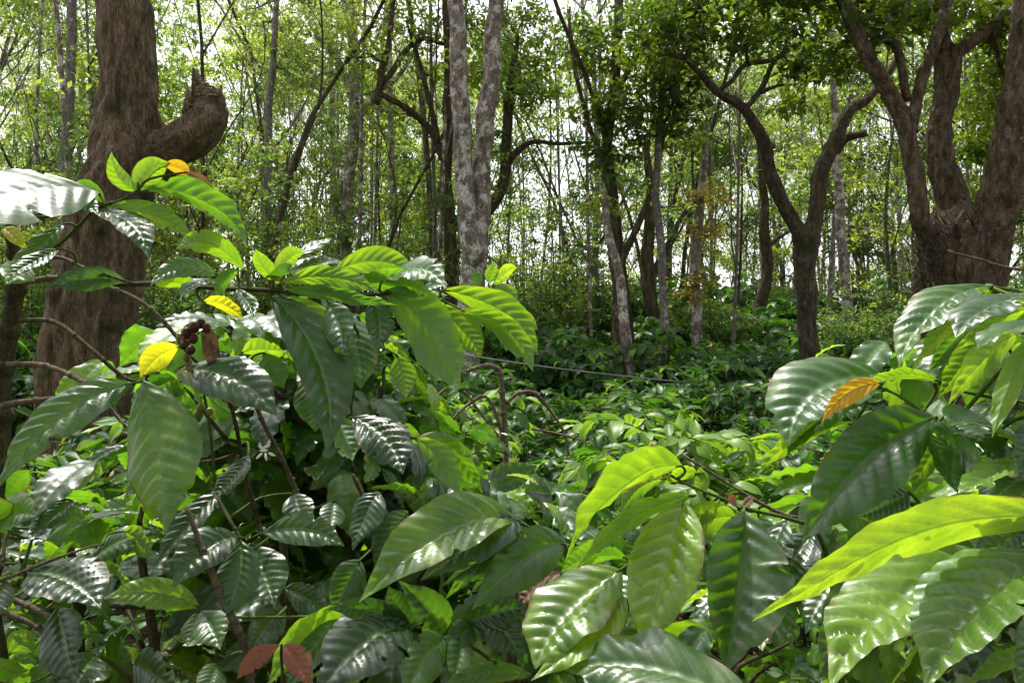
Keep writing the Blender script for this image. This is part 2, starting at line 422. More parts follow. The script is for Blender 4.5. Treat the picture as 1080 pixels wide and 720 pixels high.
T_HI = [leaf_template(44, 8, droop=d, fold=fo, ribs=0.018, nveins=10, wave=w, wid=wd, cup=0.25, seed=s, twist=tw)
        for d, fo, w, wd, s, tw in ((0.5,.35,.02,.42,.2,.2),(0.9,.2,.025,.44,.9,-.3),(0.3,.45,.015,.40,1.7,.4),(0.7,.3,.03,.46,2.6,-.1),(1.2,.25,.02,.42,3.3,.3))]
T_MID = [leaf_template(8, 4, droop=d, fold=fo, wid=wd, cup=0.2, wave=0.02, seed=s, twist=tw)
        for d, fo, wd, s, tw in ((0.3,.45,.36,.2,.5),(0.7,.5,.38,.9,-.6),(0.1,.6,.34,1.7,.9),(0.9,.4,.38,2.6,-.3),(-.2,.5,.36,3.,.2))]
T_LOW = [leaf_template(3, 2, droop=d, fold=fo, wid=.46, tail=False) for d, fo in ((0.3,.5),(.8,.4))]

def diamond(wid, fold, bend):
    v = np.array([(0,0,0),(wid/2,0.5,fold*wid/2),(0,1,-bend),(-wid/2,0.5,fold*wid/2)])
    return v, np.array([(0,1,2,3)]), np.zeros(4), np.tile([.5, .9], (4, 1))
T_TREE = [diamond(.5,.3,.1), diamond(.42,.1,.3), diamond(.55,-.2,.2)]

def unit_rand(n):
    v = rng.normal(size=(n, 3)); return v/np.linalg.norm(v, axis=1)[:, None]

# ------------------------------------------------------------------ ground
def ground_z(x, y):
    return 0.10*noise.noise(Vector((x*0.3, y*0.3, 0))) + 0.02*noise.noise(Vector((x*2, y*2, 3)))
def make_ground():
    xs = np.concatenate([-np.geomspace(300, 12, 14), np.linspace(-10, 10, 81), np.geomspace(12, 300, 14)])
    ys = np.concatenate([-np.geomspace(120, 4, 10), np.linspace(-3, 20, 93), np.geomspace(21, 500, 22)])
    v = [(x, y, ground_z(x, y)) for y in ys for x in xs]
    nx = len(xs); f = [(j*nx+i, j*nx+i+1, (j+1)*nx+i+1, (j+1)*nx+i) for j in range(len(ys)-1) for i in range(nx-1)]
    mb = MB(); mb.add(v, f); o = mb.build('ground', M['soil']); tag(o, kind='structure')
make_ground()
# fallen leaves
mb = MB(); n = 9000
yy = 1.5+rng.random(n)**1.4*12; xx = (rng.random(n)-.5)*2*(yy*0.75+1)
b = np.stack([xx, yy, np.array([ground_z(a, c) for a, c in zip(xx, yy)])+0.012], 1)
d = unit_rand(n); d[:, 2] *= 0.2; up = unit_rand(n)*0.5+np.array([0,0,1.])
scatter_leaves(mb, T_LOW, b, d, up, rng.uniform(.05, .12, n), rng.random(n))
tag(mb.build('fallen_leaves', M['brown']), 'dry brown fallen leaves scattered over the soil between the bushes', 'leaf litter', kind='stuff')

# ------------------------------------------------------------------ field coffee bushes
def lateral(mbw, LL, p, az, length, leaf, pairs, rise=0.35, sag=1.0, tw=0.0045):
    """arching side branch with opposite leaf pairs; appends leaves to LL"""
    n = 7; pts = [p]; el = rise+rng.normal()*0.15
    for i in range(n):
        el -= sag/n*(0.5+i/n)
        az2 = az + rng.normal()*0.08
        pts.append(pts[-1]+np.array([math.cos(az2)*math.cos(el), math.sin(az2)*math.cos(el), math.sin(el)])*length/n)
    pts = np.array(pts)
    if mbw is not None: tube(mbw, pts[::2] if n > 5 else pts, np.linspace(tw, tw*0.35, len(pts[::2])), sides=4, sub=1)
    L = np.linspace(0, 1, len(pts))
    for k in range(pairs):
        t = 0.12+0.88*(k+0.5*rng.random())/pairs; t = min(t, 1)
        q = np.array([np.interp(t, L, pts[:, c]) for c in range(3)])
        i = min(int(t*n), n-1); T = nrm(pts[i+1]-pts[i])
        side = nrm(np.cross(T, [0, 0, 1]))
        for sg in (-1, 1):
            if rng.random() < 0.12: continue
            fw = 0.45+0.5*t
            dd = nrm(side*sg+T*fw+np.array([0, 0, rng.normal()*0.4-0.05]))
            u = nrm(np.array([0, 0, 1.])+rng.normal(size=3)*0.5)
            LL.append((q, dd, u, leaf*(1.05-0.35*abs(t-.5))*rng.uniform(.8, 1.15), t))
    # tip pair
    LL.append((pts[-1], nrm(T+side*.3), np.array([0, 0, 1.]), leaf*0.6, 1.3))

def leaves_from(LL, mb, tm, base_t=0.25, spread=0.22):
    B = np.array([l[0] for l in LL]); D = np.array([l[1] for l in LL]); U = np.array([l[2] for l in LL]); S = np.array([l[3] for l in LL])
    t = np.array([l[4] for l in LL])
    ti = np.clip(base_t+(t > 0.9)*0.3+(t > 1.2)*0.3+rng.normal(size=len(S))*spread, 0, 1)
    scatter_leaves(mb, tm, B, D, U, S, ti)

def make_bush(H, leaf, nst, tm, base_t, wood, pairs=6):
    root = thing('coffee_bush', 'x', 'coffee bush')
    mw = MB(); ml = MB(); LL = []
    for s in range(nst):
        a = rng.random()*6.28; r = 0.03+0.12*rng.random(); h = H*rng.uniform(.8, 1.0)
        lean = rng.uniform(.1, .35)
        pts = np.array([(0, 0, -0.1), (r*math.cos(a)*1.8, r*math.sin(a)*1.8, h*.4), (lean*math.cos(a)*.8, lean*math.sin(a)*.8, h*.75), (lean*math.cos(a)*1.2, lean*math.sin(a)*1.2, h)])
        sp = tube(mw, pts, [0.017, 0.014, 0.009, 0.004], sides=6, sub=3, wob=0.02, seed=s)
        nn = int(h/0.11)
        for k in range(3, nn+1):
            z = k/nn
            q = sp[min(int(z*(len(sp)-1)), len(sp)-1)]
            a0 = rng.random()*6.28
            for o in (0, math.pi):
                ln = (0.30+0.38*math.sin(min(1, (1-z)*1.5)*math.pi*.5))*rng.uniform(.7, 1.15)
                lateral(mw, LL, q, a0+o, ln, leaf, pairs, rise=0.5, sag=rng.uniform(.7, 1.4))
    mw.build('stem', M['stem_olive'], root)
    leaves_from(LL, ml, tm, base_t)
    ml.build('foliage', M['field'], root)
    # a few yellowing leaves
    LY = [LL[i] for i in rng.choice(len(LL), 9, replace=False)]
    my = MB(); leaves_from([(a_, b_, c_+rng.normal(size=3)*.4, d_*1.05, e_) for a_, b_, c_, d_, e_ in LY], my, tm, .3)
    my.build('yellow_leaves', M['yellow'], root)
    return root

protos_mid = [make_bush(1.08, .128, 5, T_MID, .3, 0, 7), make_bush(.95, .12, 5, T_MID, .6, 0, 7), make_bush(1.12, .13, 5, T_MID, .2, 0, 7), make_bush(1.0, .12, 5, T_MID, .8, 0, 7)]  # the lighter tints paint sunlight into the leaf colour
protos_far = [make_bush(1.2, .15, 4, T_LOW, .2, 0, 6), make_bush(1.1, .14, 4, T_LOW, .35, 0, 6)]
GB = 'coffee bushes filling the ground under the trees'
used = set(); cnt = 0
def place_bush(pr, x, y, sc, lab, grp):
    global cnt
    o = pr if pr.name not in used else copy_tree(pr)
    used.add(pr.name); cnt += 1
    o.location = (x, y, ground_z(x, y)-0.02); o.rotation_euler = (rng.normal()*.04, rng.normal()*.04, rng.random()*6.28); o.scale = (sc*rng.uniform(.9,1.1), sc*rng.uniform(.9,1.1), sc)
    o['label'] = lab; o['group'] = grp
y = 2.5
row = 0
while y < 19:
    step = 0.98 if y < 7 else 1.15
    hw = y*0.74+0.5
    x = -hw+rng.random()*.5
    while x < hw:
        X = x+rng.normal()*.12; Y = y+rng.normal()*.14
        ok = True
        if -4.9 < X < -3.0 and 3.4 < Y < 7.2: ok = False      # clearing at the foot of the big trunk
        if X < -1.5 and Y < 3.2: ok = False
        if abs(X-2.1) < .5 and Y < 3: ok = ok
        if ok:
            near = Y < 8; px = 540+F*X/Y
            pr = protos_mid[rng.integers(4) if px < 740 and Y < 7 else (0, 2)[rng.integers(2)]] if near else protos_far[rng.integers(2)]  # sun and shade by leaf tint: light bushes left, only dark ones right
            px = 540+F*X/Y
            if near and px < 720: lab, g = 'sunlit green coffee bush in the low rows behind the foreground leaves', 'sunlit coffee bushes in the middle'
            elif near: lab, g = 'dark glossy coffee bush in the shade on the right', 'shaded coffee bushes on the right'
            else: lab, g = 'distant dark coffee bush under the forest trees', GB
            sc = rng.uniform(.82, 1.15)*(1.25 if Y > 6.5 and rng.random() < .35 else 1)
            if Y < 3.3: sc *= .93
            if Y > 5: sc *= 1.0+0.05*(Y-5)
            place_bush(pr, X, Y, sc, lab, g)
        x += step*rng.uniform(.85, 1.15)
    y += step*.92; row += 1

# ------------------------------------------------------------------ forest trees
def clump(LL, c, rx, rz, n, size):
    """n leaves about c in a flattened lump, gathered on small sprays"""
    ns = max(3, n//12)
    sc = unit_rand(ns)*(rng.random(ns)**.45)[:, None]*np.array([rx, rx, rz])+c
    k = rng.integers(0, ns, n)
    off = rng.normal(size=(n, 3))*np.array([.13, .13, .07])*max(.5, rx)
    B = sc[k]+off
    D = unit_rand(n); D[:, 2] = D[:, 2]*.5-.25
    U = unit_rand(n)*.55+np.array([0, 0, 1.])
    LL.append((B, D, U, rng.uniform(.7, 1.25, n)*size, rng.normal(size=n)*.16+rng.normal()*.26))
    return sc

def grow(mw, LL, p, d, r, length, lev, maxlev, leafn, size, upb=0.12, bend=.35, cl=.55, sides=(10,8,5,4)):
    n = 5; pts = [p]; dd = nrm(d)
    for i in range(n):
        dd = nrm(dd+rng.normal(size=3)*bend*(.45 if lev == 0 else .6)*np.array([1,1,.6])+np.array([0, 0, upb]))
        pts.append(pts[-1]+dd*length/n)
    r2 = r*(.62 if lev else .5)
    tube(mw, pts, np.linspace(r, r2 if lev < maxlev else r*.25, n+1), sides=sides[min(lev, 3)], sub=2 if lev < 2 else 1, lump=.12 if lev < 2 else 0, seed=rng.random()*50)
    if lev >= maxlev:
        for q in (pts[-1], pts[-3], pts[-2]):
            clump(LL, q+rng.normal(size=3)*.15, cl*rng.uniform(.7,1.2), cl*.5, int(leafn*rng.uniform(.5, 1.3)), size)
        return
    nb = rng.integers(2, 4) if lev else rng.integers(3, 6)
    for k in range(nb):
        t = rng.uniform(.45, .98) if lev else rng.uniform(.35, .97)
        if k == 0: t = 1.0
        q = np.array([np.interp(t*n, range(n+1), np.array(pts)[:, c]) for c in range(3)])
        T = nrm(pts[min(int(t*n)+1, n)]-pts[min(int(t*n), n-1)])
        s = unit_rand(1)[0]; s = nrm(s-T*np.dot(s, T))
        nd = nrm(T*rng.uniform(.5, 1.1)+s*rng.uniform(.5, 1.)+np.array([0, 0, .15]))
        rr = r2*rng.uniform(.55, .85) if k else r2*.9
        grow(mw, LL, q, nd, rr, length*rng.uniform(.5, .8) if lev else length*rng.uniform(.28, .42), lev+1, maxlev, leafn, size, upb, bend*1.15, cl, sides)

def build_leaves(LL, mat, parent, base_t, name='crown'):
    mb = MB()
    for B, D, U, S, t in LL:
        scatter_leaves(mb, T_TREE, B, D, U, S, np.clip(base_t+t, 0, 1))
    return mb.build(name, mat, parent, smooth=False)

def forest_tree(name, H, r, bark, leafmat, base_t, leafn=38, size=.10, bend=.16, upb=.1, maxlev=3, lean=(0,0)):
    root = thing(name, 'x', 'tree')
    mw = MB(); LL = []; leafn *= 2.5; r *= .68; size *= 1.05; H *= rng.uniform(.95,1.05)
    grow(mw, LL, np.array([0, 0, -.15]), np.array([lean[0], lean[1], 1.]), r, H*.72, 0, maxlev, leafn, size, upb, bend)
    mw.build('trunk', bark, root)
    build_leaves(LL, leafmat, root, base_t)
    return root

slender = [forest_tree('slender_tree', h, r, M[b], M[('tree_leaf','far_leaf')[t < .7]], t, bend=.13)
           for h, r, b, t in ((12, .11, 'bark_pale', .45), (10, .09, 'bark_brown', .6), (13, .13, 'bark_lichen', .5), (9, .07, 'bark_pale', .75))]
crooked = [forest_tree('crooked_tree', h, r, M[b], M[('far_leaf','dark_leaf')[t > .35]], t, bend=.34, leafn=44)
           for h, r, b, t in ((9, .15, 'bark_dark', .4), (11, .18, 'bark_brown', .3), (8, .12, 'bark_dark', .55))]

def sapling(H, nst, t, leafn=26, size=.085, spread=.45):
    root = thing('understorey_shrub', 'x', 'shrub')
    mw = MB(); LL = []
    for s in range(nst):
        a = rng.random()*6.28; rr = rng.random()*spread
        p = np.array([rr*math.cos(a)*.3, rr*math.sin(a)*.3, -.05]); h = H*rng.uniform(.6, 1.05)
        d = nrm([math.cos(a)*.12+rng.normal()*.05, math.sin(a)*.12+rng.normal()*.05, 1])
        pts = [p+d*h*k/5+rng.normal(size=3)*.05*k/5 for k in range(6)]
        tube(mw, pts, np.linspace(.014, .004, 6), sides=4, sub=1)
        for k in range(9):
            z = rng.uniform(.25, 1.02)
            q = p+d*h*z+rng.normal(size=3)*np.array([.2,.2,.05])*(1.2-.5*z)
            clump(LL, q, .22, .16, int(leafn*rng.uniform(.5, 1.3)), size)
    mw.build('stem', M['bark_brown'], root); build_leaves(LL, M['tree_leaf'], root, t, 'foliage')
    return root
shrubs = [sapling(3.6, 18, .48, 34, .08), sapling(2.8, 17, .22, 40, .08), sapling(2.2, 15, .15, 40, .085), sapling(4.8, 18, .36, 40, .09, spread=1.0)]
leafy = [forest_tree('leafy_tree', 6.5, .05, M['bark_brown'], M['tree_leaf'], .5, bend=.2, leafn=22, size=.1), forest_tree('leafy_tree', 5.2, .045, M['bark_dark'], M['dark_leaf'], .6, bend=.25, leafn=24, size=.1)]

def put(pr, x, y, sc, lab, grp, cat=None, rz=None):
    o = pr if pr.name not in used else copy_tree(pr)
    used.add(pr.name)
    o.location = (x, y, ground_z(x, y)); o.rotation_euler = (rng.normal()*.03, rng.normal()*.03, rng.random()*6.28 if rz is None else rz); o.scale = (sc, sc, sc)
    o['label'] = lab; o['group'] = grp
    if cat: o['category'] = cat
    return o

poles = [forest_tree('pole_tree', h, r, M[b], M['tree_leaf'], t, bend=bd, leafn=5, maxlev=2, size=.09)
         for h, r, b, t, bd in ((11, .05, 'bark_pale', .5, .07), (10, .06, 'bark_dark', .35, .28), (12, .055, 'bark_lichen', .6, .05), (9, .05, 'bark_dark', .5, .22))]
GS = 'slender forest trees in the background'; GC = 'crooked forest trees in the background'; GU = 'leafy shrubs under the forest trees'
pos = []
def free(x, y, dm):
    for a, b in pos:
        if (a-x)**2+(b-y)**2 < dm*dm: return False
    pos.append((x, y)); return True
lab_s = ['slender pale trunked forest tree with a small high crown', 'slender brown trunked forest tree with light green leaves', 'tall straight forest tree with lichen patched bark', 'thin young forest tree with bright yellow green leaves']
lab_c = ['dark crooked forest tree with spreading limbs', 'brown barked crooked forest tree with heavy crown', 'small dark twisted forest tree among the trunks']
for i in range(600):
    y = 11+rng.random()**.9*32
    x = (rng.random()-.5)*2*(y*.72+1)
    px = 540+F*x/y
    if y < 15 and (700 < px < 860): continue
    if 545 < px < 612 or (515 < px < 648 and y > 18): continue
    if 640 < px < 1000 and rng.random() < .4: continue
    if not free(x, y, 1.5 if y < 25 else 2.1): continue
    if len(pos) > 98: break
    if rng.random() < .76:
        k = int(rng.integers(4)); put(slender[k], x, y, rng.uniform(.8, 1.15), lab_s[k], GS)
    else:
        k = int(rng.integers(3)); put(crooked[k], x, y, rng.uniform(.85, 1.15), lab_c[k], GC)
for i in range(175):
    y = 9.5+rng.random()*25; px = 300+rng.random()*760 if rng.random() < .8 else rng.random()*300
    if y < 13 and (470 < px < 560 or 820 < px < 880): continue
    x = (px-540)*y/F; k = int(rng.integers(4))
    put(poles[k], x, y, rng.uniform(.75, 1.15), ['thin straight pale pole of a young tree', 'thin dark crooked pole of a young tree', 'thin straight lichen spotted pole of a young tree', 'thin dark wavering pole of a young tree'][k]+' in the background wood', 'thin pole trees packed through the background')
lab_u = ['tall bright green leafy shrub of many thin stems', 'dull dark green bushy shrub under the trees', 'low dark green shrub under the trees', 'tall loose shrub of thin upright stems']
for i in range(64):
    y = 9+rng.random()*24; x = (rng.random()-.5)*2*(y*.72)
    k = int(rng.integers(4)); put(shrubs[k], x, y, rng.uniform(.7, 1.05), lab_u[k], GU)
for i in range(56):
    y = 11.5+rng.random()*22; x = (rng.random()-.5)*2*(y*.74)
    px = 540+F*x/y
    if y < 16 and (480 < px < 600 or 690 < px < 870): continue
    if px > 620 and rng.random() < .5: continue
    if 520 < px < 625 and y > 14: continue
    k = int(rng.integers(2)); put(leafy[k], x, y, rng.uniform(.7, 1.2), ['small leafy tree with bright green crown low over the shrubs', 'small leafy tree with darker green crown low over the shrubs'][k], 'small leafy trees under the tall forest trees')
for px, y, k, sc in ((572, 15, 0, .85), (592, 17, 1, 1.0), (604, 14, 1, .8), (560, 18, 0, 1.0)):
    put(leafy[k], (px-540)*y/F, y, sc, ['small leafy tree with bright green crown low over the shrubs', 'small leafy tree with darker green crown low over the shrubs'][k], 'small leafy trees under the tall forest trees')
for px, y, k, sc in ((275, 9.5, 0, 1.0), (305, 10.2, 3, .95), (345, 10.8, 0, .9), (905, 10, 1, .8), (935, 9.5, 0, .62), (965, 10, 1, .8), (590, 12, 1, .85), (620, 13, 0, .75), (880, 11, 2, .9), (1060, 11, 0, .8), (735, 11, 3, .7), (575, 10.5, 1, .9), (600, 11.5, 3, .8), (640, 12, 1, 1), (670, 12.5, 2, 1), (560, 11, 2, 1), (890, 9.5, 1, .75), (950, 9, 2, .8), (920, 9.6, 2, .8), (20, 10, 3, 1), (-40, 9, 1, 1), (40, 11, 0, 1), (190, 10, 1, 1), (220, 9.5, 2, 1), (400, 11, 1, .9), (430, 12, 3, .8), (380, 12, 3, 1)):
    put(shrubs[k], (px-540)*y/F, y, sc, lab_u[k], GU)

for i, (x, y, k) in enumerate(((-6,-4,0),(-2.5,-6,1),(2,-5,0),(6,-4,1),(9,-1,0),(-9,-1,1),(-4,-9,0),(4,-9,1),(0,-11,0),(8,-8,1),(-9,-7,0),(0,-4.2,1))):  # unseen wood behind the camera, added to cut frontal fill and shape reflections
    put(crooked[(i*2) % 3], x, y, .9, lab_c[(i*2) % 3], GC)
    put(leafy[k], x+1.2, y-1, 1.1, ['small leafy tree with bright green crown low over the shrubs', 'small leafy tree with darker green crown low over the shrubs'][k], 'small leafy trees under the tall forest trees')
for x, y in ((-2.2,-1.2),(-.8,-1.8),(.8,-1.6),(2.2,-1.2),(-3,-.2),(3,-.2),(0,-2.8),(-1.6,-3),(1.8,-3)):  # bushes out of view, added to block sky light from behind
    place_bush(protos_mid[int(rng.integers(4))], x, y, 1.4, 'distant dark coffee bush under the forest trees', GB)
rng = np.random.default_rng(17)
# ------------------------------------------------------------------ hero trees
def limb_px(mb, pts, sides=12, lump=.15, sub=6, wob=0.0, ridge=0.0):
    """pts: (px, py, width_px, depth)"""
    p = [P(a, b, d) for a, b, w, d in pts]; r = [w*d/F/2 for a, b, w, d in pts]
    return tube(mb, p, r, sides=sides, lump=lump, sub=sub, seed=rng.random()*90, wob=wob, ridge=ridge)

def nearest(pl, q):
    d = np.linalg.norm(pl-q, axis=1); return pl[np.argmin(d)]

def hero_tree(name, label, limbs, bark, clumps, leafmat, base_t, size, sides=14, lump=.15, leafn=240, cat='tree', rs=1):
    root = thing(name, label, cat)
    allp = []
    for i, (nm, pts) in enumerate(limbs):
        pts = [(a, b, w*rs, d) for a, b, w, d in pts]; mb = MB(); big = max(w*d for a, b, w, d in pts)/F
        allp.append(limb_px(mb, pts, sides=int(np.clip(big*140, 14, 150)), lump=lump, sub=int(np.clip(big*60, 8, 22)), wob=.03, ridge=.14))
        mb.build(nm, M[bark], root)
    ap = np.vstack(allp)
    mw = MB(); LL = []
    for px, py, d, rad, dens in clumps:
        c = P(px, py, d); q = nearest(ap, c)
        mid = (c+q)/2+rng.normal(size=3)*.12*np.linalg.norm(c-q)
        bp = tube(mw, [q, mid, c], [.022, .014, .006], sides=5, sub=3, wob=.05, seed=rng.random()*9)
        sc = clump(LL, c, rad, rad*.55, int(leafn*dens), size)
        for s in sc[::3]:
            tube(mw, [nearest(bp, s), (nearest(bp, s)+s)/2+rng.normal(size=3)*.05, s], [.007, .005, .002], sides=3, sub=1)
    if clumps:
        mw.build('twigs', M[bark], root)
        build_leaves(LL, M[leafmat], root, base_t)
    return root

# big leaning trunk on the left, with the broken side limb curving up
hero_tree('big_shade_tree', 'massive rough brown trunk on the left with a broken limb curving upward', [
    ('trunk', [(78,640,150,6.4),(84,545,104,6.4),(86,470,90,6.4),(90,360,90,6.4),(99,300,90,6.4),(119,215,78,6.4),(134,150,66,6.4),(133,80,54,6.4),(129,0,54,6.4),(124,-110,50,6.5),(120,-260,42,6.7),(135,-420,34,7.2)]),
    ('limb', [(130,190,62,6.4),(160,168,50,6.4),(188,152,42,6.35),(210,138,40,6.3),(221,120,40,6.3),(219,104,34,6.3),(212,92,20,6.3),(206,82,10,6.3),(203,72,2,6.3)]),
    ('limb', [(224,126,22,6.27),(230,110,16,6.27),(231,99,9,6.27),(233,90,2,6.27)]),
    ('limb', [(204,140,18,6.25),(200,120,15,6.25),(200,104,9,6.25),(197,92,2,6.25)]),
    ('limb', [(122,-250,30,6.7),(60,-380,24,7.0),(0,-480,16,7.4),(-60,-560,8,7.8)]),
    ], 'bark_big', [(0,-540,7.6,1.0,1),(150,-520,7.6,1.2,1.2),(-60,-600,8,1,1),(90,-620,7.6,1.2,1)], 'tree_leaf', .4, .11, sides=28, lump=.17, rs=0.89)
hero_tree('thin_pale_tree', 'thin pale trunk just left of the massive brown trunk', [
    ('trunk', [(66,440,13,11),(68,300,12,11),(70,180,11,11),(75,60,9,11),(77,-40,8,11),(80,-160,6,11)])], 'bark_pale',
    [(40,-60,11,.9,1),(110,-80,11,1,1),(75,-170,11,1.2,1),(30,-130,11.3,1,1)], 'tree_leaf', .5, .1, sides=10, lump=.08)
# twin lichen trunk in the centre
hero_tree('twin_trunk_tree', 'pale lichen patched tree with two upright trunks at the centre', [
    ('trunk', [(488,560,36,7.6),(490,450,31,7.6),(494,360,29,7.6),(499,300,28,7.6),(503,262,27,7.6),(508,200,22,7.6),(513,130,21,7.6),(519,60,19,7.6),(524,-10,17,7.6),(530,-120,13,7.7),(528,-260,9,7.8)]),
    ('trunk', [(501,275,22,7.55),(494,240,21,7.5),(489,180,21,7.5),(485,100,20,7.5),(483,40,18,7.5),(480,-20,17,7.5),(474,-130,13,7.5),(470,-250,9,7.6)]),
    ], 'bark_lichen', [(440,-240,7.8,.8,.4),(540,-260,8,.8,.4),(490,-320,7.6,.8,.5),(590,-200,8.4,.6,.3)], 'tree_leaf', .45, .1, sides=18, lump=.14, rs=0.86)
hero_tree('dark_forked_tree', 'dark branching tree directly behind the pale twin trunks', [
    ('trunk', [(478,430,17,10.5),(476,320,16,10.5),(474,240,16,10.5),(470,180,14,10.5),(474,110,16,10.4),(474,20,17,10.3),(468,-60,14,10.2)]),
    ('limb', [(470,170,12,10.5),(455,140,9,10.4),(432,118,8,10.2),(408,104,7,10),(396,96,6,10)]),
    ('limb', [(396,110,9,10),(402,80,9,10),(410,50,7,9.9),(412,10,6,9.8),(420,-40,4,9.8)]),
    ('limb', [(402,90,8,10),(424,60,7,10.1),(445,42,6,10.2),(470,46,5,10.3)]),
    ('limb', [(474,240,12,10.5),(505,235,12,10.6),(528,200,14,10.6),(534,150,13,10.6),(537,100,12,10.5),(545,50,7,10.5)]),
    ('limb', [(533,175,9,10.6),(548,158,8,10.5),(565,150,6,10.4),(590,153,5,10.3),(620,150,3,10.2)]),
    ('limb', [(462,150,7,10.4),(448,90,6,10.3),(440,60,5,10.2),(430,20,3,10)]),
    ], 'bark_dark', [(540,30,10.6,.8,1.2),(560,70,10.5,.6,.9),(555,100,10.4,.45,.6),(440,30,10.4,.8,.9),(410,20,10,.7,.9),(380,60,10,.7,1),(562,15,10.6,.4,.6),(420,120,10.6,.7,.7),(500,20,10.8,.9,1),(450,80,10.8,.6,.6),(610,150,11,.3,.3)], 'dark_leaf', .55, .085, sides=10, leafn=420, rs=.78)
# forked tree right of centre
hero_tree('forked_brown_tree', 'brown forked tree right of centre with crooked bare limbs', [
    ('trunk', [(856,470,24,8.6),(853,395,21,8.6),(851,340,20,8.6),(848,300,22,8.6),(848,262,25,8.6)]),
    ('limb', [(849,285,19,8.6),(842,245,15,8.5),(826,212,15,8.4),(812,180,15,8.3),(805,148,14,8.2),(785,118,11,8.1),(757,98,10,8),(740,78,8,7.9),(724,62,5,7.8)]),
    ('limb', [(849,278,19,8.6),(860,225,16,8.7),(868,180,17,8.8),(880,152,16,8.8),(896,118,14,8.8),(918,102,10,8.8),(945,60,7,8.8),(950,0,5,8.8)]),
    ('limb', [(878,160,12,8.8),(893,145,9,8.7),(914,140,8,8.6)]),
    ('limb', [(784,118,7,8.1),(800,98,7,8.2),(812,70,5,8.3),(828,50,4,8.4),(830,20,3,8.4)]),
    ('limb', [(752,97,5,8),(772,85,5,8),(785,68,6,8.1),(815,62,6,8.2),(840,48,5,8.3),(875,30,4,8.4)]),
    ('limb', [(802,98,5,8.2),(822,91,3,8.2),(842,92,2,8.2)]),
    ], 'bark_dark', [(730,40,8,.5,.9),(770,10,8,.6,1.1),(820,25,8.3,.5,1),(860,0,8.4,.6,1.1),(700,20,8,.5,.9),(740,-10,8,.6,1),(840,70,8.2,.3,.5),(870,60,8.2,.35,.6),(790,45,8,.4,.6),(680,60,8,.45,.6),(960,-120,8.8,1.3,1.3),(900,-220,8.6,1.4,1.3),(760,-160,8,1.3,1.3),(830,-320,8.4,1.5,1.3),(1000,-330,8.8,1.3,1)], 'dark_leaf', .45, .105, sides=14, lump=.2, leafn=420, rs=0.86)  # clumps above the frame are added to shade the right-hand bushes
# large many-stemmed tree on the right
hero_tree('multi_stem_tree', 'huge dark tree with several thick rising stems at the right edge', [
    ('trunk', [(1012,600,190,6.2),(1012,520,130,6.2),(1010,420,96,6.2),(1008,340,84,6.2),(1010,285,80,6.2),(1018,245,76,6.2)]),
    ('limb', [(1000,300,40,6.1),(984,255,24,6.0),(968,215,20,5.9),(962,170,19,5.9),(955,130,19,5.9),(938,102,19,5.9),(918,60,16,5.8),(893,10,15,5.8),(870,-60,12,5.7),(840,-160,8,5.7)]),
    ('limb', [(962,140,14,5.9),(968,100,13,5.95),(978,60,13,6),(990,30,14,6),(1002,-10,12,6),(1010,-90,9,6)]),
    ('limb', [(957,105,10,5.9),(945,50,9,6),(915,35,8,6.1),(890,0,6,6.2)]),
    ('limb', [(1012,270,52,6.3),(1008,220,36,6.4),(994,175,30,6.4),(990,135,26,6.45),(1000,95,27,6.5),(1002,60,27,6.5),(1000,48,22,6.5)]),
    ('limb', [(1002,60,18,6.5),(1030,40,14,6.5),(1058,20,12,6.5),(1085,0,10,6.6),(1120,-40,8,6.6)]),
    ('limb', [(1000,60,16,6.5),(990,20,12,6.6),(975,-30,10,6.7),(960,-100,7,6.8)]),
    ('limb', [(1030,300,60,6.2),(1045,240,46,6.1),(1062,170,38,6.0),(1072,100,34,6.0),(1082,30,34,6.0),(1095,-60,28,6.0),(1110,-180,20,6)]),
    ('limb', [(1040,260,26,6.2),(1065,225,14,6.3),(1090,205,10,6.4),(1130,180,7,6.5)]),
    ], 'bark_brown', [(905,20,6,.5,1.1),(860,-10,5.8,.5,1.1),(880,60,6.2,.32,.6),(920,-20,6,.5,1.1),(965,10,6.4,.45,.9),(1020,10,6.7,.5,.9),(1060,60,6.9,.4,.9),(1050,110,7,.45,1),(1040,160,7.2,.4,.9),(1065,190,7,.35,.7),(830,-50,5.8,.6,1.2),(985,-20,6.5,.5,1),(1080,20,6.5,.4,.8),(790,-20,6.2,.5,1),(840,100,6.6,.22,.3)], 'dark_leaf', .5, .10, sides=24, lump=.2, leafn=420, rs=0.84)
ht = bpy.data.objects['multi_stem_tree']; mb = MB()
for k in range(150):
    a, b = (rng.uniform(968, 1000), rng.uniform(255, 330)) if k < 90 else (rng.uniform(985, 1040), rng.uniform(235, 260))
    q = P(a, b, 5.95+rng.random()*.1); dv = nrm([-.8+rng.normal()*.5, -.6, rng.normal()*.6])*rng.uniform(.15, .4)
    tube(mb, [q, q+dv*.5+np.array([0, 0, .05]), q+dv+np.array([0, 0, -.08*rng.random()])], [.004, .003, .0012], sides=3, sub=3)
for k in range(60):
    a, b = rng.uniform(968, 1000), rng.uniform(255, 330)
o_ = mb.build('clinging_roots', M['bark_dark'], ht); o_['kind'] = 'stuff'
